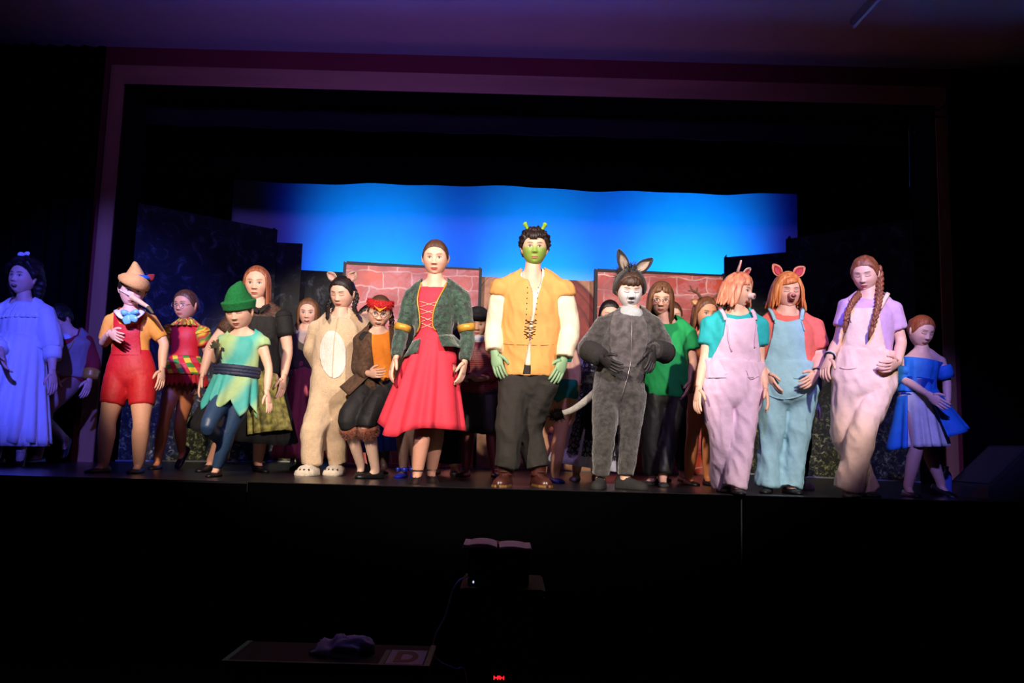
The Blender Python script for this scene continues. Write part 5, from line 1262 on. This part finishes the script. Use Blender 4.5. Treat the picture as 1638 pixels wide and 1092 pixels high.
# ---- blue coat behind
p = Person('person in dark blue coat and black trousers behind the green T-shirt', 6.9, 1.50,
  'N 1078 530;SA 1056 545;SB 1098 546;EA 1050 580;WA 1056 612;EB 1104 582;WB 1098 616;P 1078 620;HA 1065 626;HB 1090 626;KA 1066 692;KB 1094 692;AA 1066 754;AB 1092 756',
  dict(at=(1074, 504, 45), lo=True), {})
p.body(); V, F = p.shirt(off=.024, sleeve=.95, bot=-.5, loose=.6, neck=(.07, .03)); p.put('coat', (V, F), cloth(C(26, 44, 110)))
V, F = p.pants(off=.016, amp=.005, top=.1); p.put('trousers', (V, F), cloth(C(16, 16, 18))); simple_hair(p, BROWNH); p.shoes()

# ---- lavender overalls, pig nose
PIGW = mat(C(232, 158, 124), .4, 'wig_fibre', bump=.4, scale=60, color2=C(196, 112, 84), stretch=(1, 1, .12))
PIGW2 = mat(C(236, 156, 92), .4, 'wig_fibre', key=2, bump=.4, scale=60, color2=C(198, 104, 56), stretch=(1, 1, .12))
PINK = cloth(C(238, 196, 190)); PIN2 = cloth(C(196, 70, 90))
def snout(p, c=C(240, 206, 204)):
    m = mat(c, .5, 'foam', bump=.1)
    s_ = p.put('pig_snout', hl(p, tube([(0, -.085, -.026), (0, -.108, -.026), (0, -.121, -.026), (0, -.122, -.026)], [(.030, .024), (.026, .022), (.024, .020), (.012, .010)], seg=20, side=np.array([1.0, 0, 0]))), m)
    for q in (-1, 1): p.put('nostril', hl(p, ball((q * .009, -.122, -.026), (.005, .003, .0065), 8, 6)), cloth(C(110, 50, 50)), s_)
p = Person('person in lavender overalls and turquoise T-shirt with pink bob wig and pig snout', 5.27, 1.56,
  'N 1177 497;SA 1138 514 .04;SB 1212 514 -.02;EA 1128 570 .02;WA 1118 618 -.04;EB 1214 574;WB 1224 616 -.06;P 1170 618;HA 1148 626;HB 1194 626;KA 1155 704;KB 1188 704 -.04;AA 1156 766 .12;AB 1176 770 -.04',
  dict(at=(1181, 463, 54), yaw=52, pitch=-2, mouth='open', lips=C(200, 60, 70)), dict(hip=.175, waist=.15, chest=.155, arm=1.05), feet=((4, 0), (-2, 0)))
p.body(ha=dict(tip=(1114, 646, -.08)), hb=dict(tip=(1230, 646, -.1)))
LAVM = cloth(C(222, 190, 218), .85, .35, 16)
overalls(p, LAVM, cloth(C(32, 176, 184), bump=.2), [(1162, 508), (1178, 511), (1208, 508), (1211, 530), (1216, 570), (1218, 604), (1128, 604), (1132, 585), (1146, 560), (1158, 535)],
  [[(1153, 494), (1158, 502), (1162, 512)], [(1202, 496), (1206, 502), (1208, 512)]], (.108, .092, .074, .074, .082),
  buckles=[[(1164, 520), (1166, 545), (1170, 562)], [(1209, 520), (1207, 540), (1206, 556)]], pock=[[(1136, 598), (1150, 602), (1164, 597)], [(1194, 592), (1200, 606), (1214, 600)]])
bobwig(p, PIGW, 64, (-66, 64), (-58, -48, -38, -28, 52, 44), .050); snout(p); headband(p, PINK)
ears(p, PINK, PIN2, [((-.045, 0, .125), (-.02, -.02, .075), .026, .4, (.5, -1, 0)), ((.05, 0, .12), (.055, -.02, .055), .028, .4, (.2, -1, .2))])
p.shoes()

# ---- blue overalls, pig nose
p = Person('person in pale blue overalls and coral T-shirt with orange bob wig and pig snout', 5.45, 1.54,
  'N 1258 499;SA 1217 518;SB 1298 518;EA 1208 565 .05;WA 1226 594 -.10;EB 1312 566 .0;WB 1306 596 -.17;P 1254 620;HA 1231 628;HB 1278 628;KA 1233 704;KB 1273 704;AA 1228 770;AB 1262 770',
  dict(at=(1259, 465, 56), pitch=-2, yaw=2, jaw=.08, eyes='closed', lips=C(205, 90, 88)), dict(hip=.195, waist=.19, chest=.18, dep=.13, arm=1.25, neck=1.15), feet=((-24, 0), (6, 0)))
p.body(ha=dict(tip=(1240, 622, -.14), curl=.4), hb=dict(tip=(1284, 618, -.26), curl=.5, tv=(-.5, -.3, .8), inw=(-.6, 1, -.5)))
BLU = cloth(C(150, 196, 208), .85, .35, 16)
overalls(p, BLU, cloth(C(232, 112, 98), bump=.2), [(1239, 510), (1258, 515), (1281, 510), (1286, 530), (1288, 560), (1294, 590), (1295, 606), (1216, 606), (1220, 590), (1228, 565), (1236, 535)],
  [[(1231, 494), (1236, 502), (1240, 513)], [(1284, 494), (1283, 502), (1281, 512)]], (.118, .100, .080, .078, .088), sleeve=.36,
  buckles=[[(1240, 512), (1240, 518)], [(1281, 514), (1286, 530)]], pock=[[(1216, 622), (1235, 634), (1254, 638)], [(1256, 638), (1276, 634), (1292, 626)]])
bobwig(p, PIGW2); snout(p, C(226, 150, 140)); headband(p, cloth(C(236, 186, 130)), h=.134)
ears(p, cloth(C(236, 150, 130)), PIN2, [((-.05, 0, .115), (-.055, -.01, .060), .032, .4, (.1, -1, .1)), ((.05, 0, .115), (.055, -.01, .050), .034, .4, (-.1, -1, .1))])
bracelet(p, 'B', LEATHER, .95, .007); p.shoes()

# ---- figure behind blue overalls
p = Person('person in dark clothes and brown fur boots behind the pale blue overalls', 6.2, 1.5,
  'N 1266 522;SA 1242 536;SB 1292 536;EA 1236 575;WA 1240 610;EB 1304 590;WB 1304 634;P 1270 618;HA 1256 624;HB 1284 624;KA 1258 690;KB 1284 690;AA 1250 766;AB 1280 764',
  dict(at=(1262, 492, 48), lo=True), {})
p.body(ha=False, hb=dict(tip=(1314, 664)))
V, F = p.shirt(off=.014, sleeve=.9, bot=-.1, neck=(.07, .03)); p.put('shirt', (V, F), cloth(C(24, 20, 26)))
V, F = p.pants(off=.016, amp=.005); p.put('trousers', (V, F), cloth(C(40, 30, 34))); simple_hair(p, DARKH); p.shoes(fur(C(60, 40, 30)), 'boot', 'fur_boot')

# ---- pink overalls, braids
p = Person('person with two long braids in pale pink overalls and lilac T-shirt', 5.22, 1.62,
  'N 1391 474;SA 1358 488 .02;SB 1424 492;EA 1342 542 .02;WA 1326 572 -.10;EB 1441 545;WB 1436 580 -.12;P 1382 608;HA 1360 616;HB 1402 616;KA 1350 690 .04;KB 1378 696 -.10;AA 1380 772 .14;AB 1358 778 -.06',
  dict(at=(1384, 438, 56), yaw=-34, pitch=8, eyes='closed', lips=C(190, 50, 60), brow=C(90, 56, 40)), dict(hip=.165, waist=.14, chest=.145), feet=((10, 0), (-8, 0)))
p.body(ha=dict(tip=(1316, 598, -.16), curl=.7), hb=dict(tip=(1408, 592, -.24), curl=.7, tv=(0, -.4, 1), inw=(-.2, .4, -1)))
PNK = cloth(C(240, 204, 184), .85, .35, 16)
overalls(p, PNK, cloth(C(206, 164, 206), bump=.2), [(1362, 492), (1380, 493), (1404, 492), (1408, 515), (1416, 555), (1420, 594), (1334, 594), (1338, 575), (1348, 545), (1358, 520)],
  [[(1362, 478), (1362, 486), (1363, 496)], [(1420, 469), (1414, 480), (1406, 494)]], (.104, .092, .080, .080, .086), neck=(.08, .03),
  buckles=[[(1362, 492), (1362, 515)]], pock=[[(1344, 588), (1356, 590), (1370, 588)], [(1396, 590), (1408, 594), (1418, 590)]])
REDB = mat(C(150, 86, 56), .45, 'hair', bump=.5, scale=60, var=.5, stretch=(1, 1, .2)); h = p.head
p.hair([h.cap(.012, SLICK, .006, 34)], REDB)
p.put('braid', braid([h.T([[.078, .02, .04]])[0], h.T([[.086, .015, -.04]])[0], p.px(1406, 478, -.10), p.px(1402, 500, -.16), p.px(1396, 522, -.17)], .019), REDB)
p.put('braid', braid([h.T([[-.06, .05, .0]])[0], p.px(1378, 464, .03), p.px(1366, 480, -.10), p.px(1356, 500, -.16), p.px(1353, 514, -.17)], .018), REDB)
bracelet(p, 'A', LEATHER, .92, .006); bracelet(p, 'A', cloth(C(210, 205, 215)), .86, .005); p.shoes()

# ---- blue dress girl
p = Person('person smiling in bright blue off-shoulder dress with white underskirt', 5.5, 1.30,
  'N 1474 557;SA 1450 570;SB 1503 570;EA 1443 600 .0;WA 1486 626 -.20;EB 1514 604;WB 1516 640 -.05;P 1466 630;HA 1454 636;HB 1480 636;KA 1466 706 -.08;KB 1484 712 .10;AA 1452 774 -.03;AB 1505 768 .12',
  dict(at=(1473, 525, 50), yaw=12, pitch=8, roll=3, mouth='open', eyes='closed', brow=C(140, 80, 50)), dict(hip=.145, waist=.11, chest=.13), feet=((2, 0), (28, 18)), up='B')
p.body(legcol=C(200, 150, 130), ha=dict(tip=(1508, 642, -.26), curl=.3, tv=(.3, -.5, 1)), hb=dict(tip=(1516, 668, -.08)))
BLD = cloth(C(30, 118, 200), .7, .4, 18)
V, F = p.shirt(off=.016, sleeve=0, bot=.05, loose=.3, amp=.008, freq=(30, 30, 5)); V, F = clip(V, F, ((V - p.J['N']) @ p.spine) + .055); d_ = p.put('bodice', (V, F), BLD)
for q in 'AB': p.put('puff_sleeve', p.arm(q, 0, .42, (.05, .075, .06, .05, .04), .14), BLD, d_)
p.put('corset', tube([p.J['P'] + p.spine * .12, p.J['P'] + p.spine * .05, p.J['P'] + p.spine * 0], [(.108, .09), (.106, .09), (.116, .10)], side=p.side, seg=24), satin(C(20, 60, 150)), d_)
p.skirt(p.J['P'] + p.spine * .03, .11, .095, p.px(1474, 714), .155, .15, mat(C(210, 206, 196), .8, 'white_net', bump=.3, scale=20), folds=12, amp=.016, name='white_underskirt')
p.skirt(p.J['P'] + p.spine * .03, .12, .105, p.px(1486, 702), .25, .19, BLD, folds=8, amp=.016, name='overskirt', gap=(80, 142), hem=lambda d: 1.0 - .06 * math.cos(math.radians(d)))
simple_hair(p, GINGER); p.shoes()

# ---- blue skirt behind the brown coat
p = Person('person in bright blue skirt behind the brown tweed coat', 6.9, 1.52,
  'N 594 542;SA 570 556;SB 618 556;EA 566 590;WA 572 622;EB 624 590;WB 620 622;P 602 632;HA 590 638;HB 614 638;KA 592 694;KB 616 694;AA 594 748;AB 614 748',
  dict(at=(590, 516, 45), lo=True), {})
p.body(legcol=C(60, 40, 44)); V, F = p.shirt(off=.014, sleeve=.5, bot=0, neck=(.07, .03)); p.put('blouse', (V, F), cloth(C(60, 60, 120)))
p.skirt(p.J['P'] + p.spine * p.tl * .3, .12, .1, p.px(606, 722), .13, .13, mat(C(38, 78, 200), .6, 'blue_cloth', bump=.3, stretch=(1, 1, .1)), folds=10, amp=.014)
longhair(p, DARKH, -.15); p.shoes()

# ---- sheer stockings
p = Person('person in black sheer stockings and blue bow shoes behind the red dress', 6.25, 1.46,
  'N 690 505;SA 668 522;SB 712 522;EA 664 560;WA 672 594;EB 716 560;WB 712 594;P 668 600;HA 656 606;HB 680 606;KA 646 684;KB 660 684;AA 645 750;AB 664 748 .1',
  dict(at=(694, 476, 47), lo=True), {})
p.body(legcol=C(92, 66, 62)); V, F = p.shirt(off=.012, sleeve=.4, bot=-.1, neck=(.07, .03)); p.put('dress_bodice', (V, F), BLK)
p.skirt(p.J['P'] + p.spine * .1, .11, .1, p.px(660, 668), .15, .14, BLK, folds=10, amp=.012); simple_hair(p, BROWNH)
BLS = mat(C(20, 34, 170), .35, 'blue_satin', bump=.1)
for (o, base, f, sd, u) in p.shoes(BLS): p.put('shoe_bow', joinVF([ball(base + f * .06 + u * .06 + sd * q * .025, (.026, .012, .016), 8, 6) for q in (-1, 1)]), BLS, o)

# ---- black trousers behind the red dress
p = Person('person in black trousers and dark shirt behind the red dress', 7.05, 1.58,
  'N 712 510;SA 690 524;SB 734 524;EA 686 562;WA 694 596;EB 738 562;WB 736 600;P 712 602;HA 700 608;HB 726 608;KA 700 678;KB 724 678;AA 698 744;AB 726 746',
  dict(at=(712, 486, 44), lo=True), {})
p.body(); V, F = p.shirt(off=.014, sleeve=.95, bot=-.1, neck=(.07, .03)); p.put('shirt', (V, F), cloth(C(40, 30, 34)))
V, F = p.pants(off=.02, rr=(.10, .098, .085, .082, .078), amp=.006); p.put('trousers', (V, F), cloth(C(16, 15, 17))); simple_hair(p, DARKH); p.shoes()
# ------------------------------------------------------------------ things on the hall side and at the stage edge
def bevbox(x0, x1, y0, y1, z0, z1, b=.008):
    """box with chamfered edges"""
    import bmesh
    bm = bmesh.new(); V, F = box(x0, x1, y0, y1, z0, z1)
    vs_ = [bm.verts.new(v) for v in V]
    for f in F: bm.faces.new([vs_[i] for i in f])
    bmesh.ops.bevel(bm, geom=bm.edges[:], offset=b, segments=2, affect='EDGES')
    bm.verts.index_update(); V = np.array([v.co[:] for v in bm.verts]); F = [[v.index for v in f.verts] for f in bm.faces]; bm.free()
    return V, F
GEAR = mat(C(8, 8, 10), .7, 'black_gear', bump=.2, scale=80)
# flight box and lectern box with the open script on top
Yb = 4.0
a = at(736, 942, Yb); b = at(872, 942, Yb)
zt2 = (a[2] + b[2]) / 2
r = tag(empty('equipment_case', ((a[0] + b[0]) / 2, Yb + .22, HALL)), 'large black equipment case on the hall floor carrying the small box', 'case')
mk('case_body', *bevbox(a[0], b[0], Yb, Yb + .45, HALL, zt2 - .03), GEAR, r, smooth=False)
mk('case_lid', *bevbox(a[0] - .004, b[0] + .004, Yb - .004, Yb + .454, zt2 - .028, zt2), GEAR, r, smooth=False)
for q in (a[0] + .01, b[0] - .01): mk('case_corner', *ball((q, Yb, zt2 - .01), .012, 8, 6), mat(C(70, 70, 80), .4, 'steel', metal=.8, bump=0), r)
led = at(798, 1084, Yb - .012); LEDM = bpy.data.materials.new('red_led'); LEDM.use_nodes = True
bs_ = LEDM.node_tree.nodes['Principled BSDF']; bs_.inputs['Base Color'].default_value = (.3, 0, 0, 1); bs_.inputs['Emission Color'].default_value = (1, .01, .015, 1); bs_.inputs['Emission Strength'].default_value = 2.2
dsp = mk('display_panel', *box(led[0] - .04, led[0] + .04, Yb - .008, Yb + .002, led[2] - .02, led[2] + .02), mat(C(8, 6, 6), .3, 'display'), r, smooth=False)
def bar(x0, z0, x1, z1, t=.0022):
    return tube([(led[0] + x0, Yb - .010, led[2] + z0), (led[0] + x1, Yb - .010, led[2] + z1)], [t, t], seg=6, m=1)
for cx in (-.0135, .0135):
    for q in ((cx - .008, -.008, cx - .008, .008), (cx + .008, -.008, cx + .008, .008), (cx - .008, .003, cx + .008, -.002), (cx - .008, -.003, cx + .008, .002)): mk('led_segment', *bar(*q), LEDM, dsp)
mk('led_segment', *bar(0, -.004, 0, .009), LEDM, dsp)
a2 = at(748, 935, Yb + .06); b2 = at(846, 935, Yb + .06); z2 = at(797, 878, Yb + .06)[2]
r = tag(empty('lectern_box', ((a2[0] + b2[0]) / 2, Yb + .18, zt2)), 'small black box standing on the equipment case under the open book', 'box')
mk('box_body', *bevbox(a2[0], b2[0], Yb + .06, Yb + .30, zt2 + .002, z2), GEAR, r, smooth=False)
wl = at(757, 931, Yb + .05); LW = bpy.data.materials.new('white_led'); LW.use_nodes = True; q_ = LW.node_tree.nodes['Principled BSDF']; q_.inputs['Emission Color'].default_value = (.6, .7, 1, 1); q_.inputs['Emission Strength'].default_value = 1.0
mk('power_light', *ball((wl[0], Yb + .058, wl[2]), (.004, .003, .006), 8, 6), LW, r)
# open book
xl_, xr_ = at(741, 868, Yb + .02)[0], at(850, 868, Yb + .02)[0]; xm = at(796, 868, Yb + .02)[0]
r = tag(empty('open_book', (xm, Yb + .15, z2)), 'open script book with curling pages lying on the small black box', 'book')
PAPER = mat(C(222, 210, 214), .8, 'paper', var=.05, bump=.05)
mk('cover', *box(xl_ - .004, xr_ + .004, Yb + .03, Yb + .28, z2, z2 + .004), mat(C(70, 40, 40), .6, 'book_cover'), r, smooth=False)
for sgn, xe in ((-1, xl_), (1, xr_)):
    n = 12; V = []
    for y in (Yb + .034, Yb + .276):
        for lay in (0, 1):
            for i in range(n + 1):
                t = i / n; zt_ = z2 + .006 + (.016 if sgn < 0 else .010) * math.sin(math.pi * min(1, t * 1.15 + .05)) ** .7 * (1 - .25 * t) + (.014 if sgn < 0 else .004) * t
                V.append((xm + (xe - xm) * t, y, z2 + .004 if lay == 0 else zt_))
    m_ = n + 1; F = []
    for i in range(n): F += [[i, i + 1, m_ + i + 1, m_ + i], [2 * m_ + i, 3 * m_ + i, 3 * m_ + i + 1, 2 * m_ + i + 1], [m_ + i, m_ + i + 1, 3 * m_ + i + 1, 3 * m_ + i], [i, 2 * m_ + i, 2 * m_ + i + 1, i + 1]]
    F += [[n, 2 * m_ + n, 3 * m_ + n, m_ + n], [0, m_, 3 * m_, 2 * m_]]
    mk('page_block', np.array(V), F, PAPER, r, smooth=False)
mk('ribbon', *tube([(xm, Yb + .10, z2 + .034), (xm + .002, Yb + .03, z2 + .03), (xm + .003, Yb + .024, z2 + .018), (xm + .004, Yb + .022, z2 + .001)], [(.005, .001)] * 4, side=np.array([1.0, 0, 0]), seg=6), cloth(C(190, 130, 90)), r)
# cable from the small box to the floor
CABM = mat(C(235, 225, 245), .5, 'cable_sheath', bump=0)
cp = [at(750, 923, Yb + .07), at(736, 927, Yb - .04), at(724, 945, Yb - .06), at(712, 985, Yb - .06), at(697, 1015, Yb - .06), at(693, 1040, Yb - .06), at(704, 1058, Yb - .06), at(728, 1069, Yb - .06), at(745, 1078, Yb - .05)]
cp.append(np.array([cp[-1][0] + .03, Yb - .05, HALL + .004]))
tag(mk('power_cable', *tube(cp, [.0042] * len(cp), seg=8, m=5), CABM), 'pale cable looping from the small black box down past the case', 'cable')
# taped bench with cloth and letter card
zb = -.60
c00, c10, c11, c01 = at_z(360, 1056, zb), at_z(684, 1066, zb), at_z(697, 1041, zb), at_z(398, 1031, zb)
yn, yf = (c00[1] + c10[1]) / 2, (c01[1] + c11[1]) / 2; x0_, x1_ = (c00[0] + c01[0]) / 2 - .02, (c10[0] + c11[0]) / 2
yf = yn + .34
r = tag(empty('bench', ((x0_ + x1_) / 2, (yn + yf) / 2, HALL)), 'low dark bench edged with green tape in front of the stage', 'bench')
mk('bench_top', *bevbox(x0_, x1_, yn, yf, zb - .045, zb), mat(C(9, 9, 18), .9, 'bench_cover', bump=.1), r, smooth=False)
TAPE = mat(C(34, 110, 84), .6, 'green_tape', bump=.05)
for q in ((x0_, x0_ + .022, yn, yf), (x1_ - .022, x1_, yn, yf), (x0_ + .022, x1_ - .022, yn, yn + .012)): mk('tape_strip', *box(*q, zb, zb + .0015), TAPE, r, smooth=False)
mk('tape_strip', *box(x1_ - .20, x1_ - .18, yn + .012, yf - .10, zb, zb + .0015), TAPE, r, smooth=False)
for qx in (x0_ + .05, x1_ - .08):
    for qy in (yn + .03, yf - .06): mk('leg', *box(qx, qx + .035, qy, qy + .035, HALL, zb - .045), GEAR, r, smooth=False)
cx0, cx1, cy0, cy1 = x1_ - .175, x1_ - .028, yn + .015, yf - .10
r = tag(empty('letter_card', ((cx0 + cx1) / 2, (cy0 + cy1) / 2, zb)), 'white card printed with a black letter D taped to the bench', 'card')
mk('card', *box(cx0, cx1, cy0, cy1, zb + .0002, zb + .0022), mat(C(150, 146, 176), .7, 'card_paper', var=.03, bump=0), r, smooth=False)
o_ = [(-.5, -.5)] + [(.02 + .48 * math.sin(a_), -.5 * math.cos(a_)) for a_ in np.linspace(0, math.pi, 13)] + [(-.5, .5)]
i_ = [(-.22, -.26)] + [(.0 + .26 * math.sin(a_), -.26 * math.cos(a_)) for a_ in np.linspace(0, math.pi, 13)] + [(-.22, .26)]
n = len(o_); w2, h2 = (cx1 - cx0) * .62, (cy1 - cy0) * .78
V = np.array([((cx0 + cx1) / 2 + q[0] * w2, (cy0 + cy1) / 2 + q[1] * h2, zz_) for zz_ in (zb + .0024, zb + .0032) for q in o_ + i_])
F = [[k_, (k_ + 1) % n, n + (k_ + 1) % n, n + k_] for k_ in range(n)]; F = [[2 * n + q for q in f] for f in F] + [f[::-1] for f in F]
F += [[k_, (k_ + 1) % n, 2 * n + (k_ + 1) % n, 2 * n + k_] for k_ in range(n)] + [[n + (k_ + 1) % n, n + k_, 3 * n + k_, 3 * n + (k_ + 1) % n] for k_ in range(n)]
mk('letter', V, F, mat(C(12, 10, 14), .6, 'ink', bump=0), r, smooth=False)
# crumpled jacket on the bench
cc = at_z(548, 1042, zb); V, F = ball((0, 0, 0), 1.0, 40, 26)
rx1 = .115
Vn = V.copy(); V = V * np.array([rx1, .08, .055]); V[:, 2] = np.maximum(V[:, 2], -.0) + .0
V[:, 0] += .0; tt_ = np.clip((V[:, 0] + rx1) / (2 * rx1), 0, 1)
V[:, 2] = V[:, 2] * (1.0 - .35 * tt_) + .035 * tt_ ** 2 * (Vn[:, 2] > .05)
V = V + Vn * (0.030 * (1 - 2.4 * np.abs(nz(V, (16, 16, 22), 4))) - .008)[:, None]; V[:, 2] = np.maximum(V[:, 2], .0)
tag(mk('crumpled_cloth', V + np.array([cc[0], yn + .17, zb]), F, cloth(C(170, 170, 196), .8, .3)), 'crumpled pale cloth lying on the taped bench', 'cloth')
# wedge monitor and bottle at the right end of the stage
wa = at(1536, 790, 5.75); wz = at(1600, 722, 5.75)[2]; x0w = wa[0]; 
V = np.array([(x0w, 5.45, 0), (x0w + .62, 5.45, 0), (x0w + .62, 5.95, 0), (x0w, 5.95, 0), (x0w + .005, 5.45, .10), (x0w + .62, 5.45, .10), (x0w + .62, 5.95, .34), (x0w + .27, 5.95, .34), (x0w + .27, 5.60, .34), (x0w + .62, 5.60, .34)])
V = np.array([(x0w, y, z) for y in (5.42,) for z in (0,)] )
prof_ = [(x0w, 0.0), (x0w + .60, 0.0), (x0w + .60, .34), (x0w + .30, .34), (x0w + .01, .07)]
V = np.array([(x, 5.42, z) for x, z in prof_] + [(x, 5.92, z) for x, z in prof_]); n = 5
F = [list(range(n)), [n + i for i in range(n)][::-1]] + [[i, n + i, n + (i + 1) % n, (i + 1) % n] for i in range(n)]
r = tag(empty('wedge_monitor', (x0w + .3, 5.67, 0)), 'black wedge floor monitor at the stage edge beside the blue dress', 'loudspeaker')
mk('cabinet', V, F, GEAR, r, smooth=False)
u_ = nrm([.29, 0, .27]); nn_ = np.array([-u_[2], 0, u_[0]]); cgr = np.array([x0w + .155, 5.67, .205])
gV = np.array([cgr + u_ * a_ + np.array([0, b_, 0]) + nn_ * c_ for c_ in (.001, .009) for a_, b_ in ((-.17, -.21), (.17, -.21), (.17, .21), (-.17, .21))])
mk('grille', gV, [[0, 3, 2, 1], [4, 5, 6, 7], [0, 1, 5, 4], [1, 2, 6, 5], [2, 3, 7, 6], [3, 0, 4, 7]], mat(C(28, 28, 34), .5, 'grille_mesh', bump=.8, scale=160), r, smooth=False)
mk('handle_recess', *torus((x0w + .36, 5.418, .17), .05, .008, ry=.028), GEAR, r)
bt = np.array([x0w - .06, 5.8, 0]); r = tag(empty('water_bottle', bt), 'small water bottle beside the wedge monitor', 'bottle')
mk('bottle_body', *tube([bt, bt + (0, 0, .012), bt + (0, 0, .13), bt + (0, 0, .16), bt + (0, 0, .175)], [.026, .03, .03, .014, .012], seg=16, m=2), mat(C(60, 80, 150), .15, 'blue_plastic', bump=0), r)
mk('cap', *tube([bt + (0, 0, .175), bt + (0, 0, .192)], [.014, .014], seg=14, m=1), mat(C(20, 20, 26), .4, 'cap_plastic', bump=0), r)
# ceiling batten
p0, p1 = at_z(1366, 37, CEZ - .03), at_z(1420, -22, CEZ - .03); d = nrm(p1 - p0); p1 = p0 + d * 1.2
r = tag(empty('ceiling_lamp', (*((p0 + p1) / 2)[:2], CEZ)), 'unlit strip lamp fixed to the hall ceiling', 'ceiling lamp')
sd = np.array([d[1], -d[0], 0])
def slabd(c0, c1, w_, z0, z1):
    V = np.array([q + sd * s_ for q in (c0, c1) for s_ in (-w_, w_)]); lo = V.copy(); lo[:, 2] = z0; hi = V.copy(); hi[:, 2] = z1
    return np.concatenate([lo, hi]), [[0, 1, 3, 2], [4, 6, 7, 5], [0, 4, 5, 1], [2, 3, 7, 6], [1, 5, 7, 3], [0, 2, 6, 4]]
mk('lamp_housing', *slabd(p0, p1, .035, CEZ - .045, CEZ), mat(C(150, 146, 150), .6, 'lamp_metal', bump=0), r, smooth=False)
mk('tube', *tube([p0 - (0, 0, .035), p1 - (0, 0, .035)], [.013, .013], seg=10, m=1), mat(C(230, 230, 235), .3, 'lamp_glass', bump=0), r)
# cables looping round the top of the right post
for i, pts in enumerate(([(1516, 160), (1506, 172), (1484, 180), (1464, 192), (1456, 202), (1455, 224), (1456, 300)], [(1518, 172), (1512, 186), (1494, 188), (1470, 202), (1463, 212)], [(1516, 150), (1515, 180), (1518, 214)])):
    P = [at(q[0], q[1], PRO - .035 - .03 * i) for q in pts]
    tag(mk('hanging_cable', *tube(P, [.008] * len(P), seg=7, m=4), mat(C(60, 60, 70), .5, 'black_cable', bump=0)), ('long cable hanging in front of the post reveal', 'short cable draped round the top of the timber post', 'vertical cable at the curtain edge by the post')[i], 'cable', 'cables on the timber post')
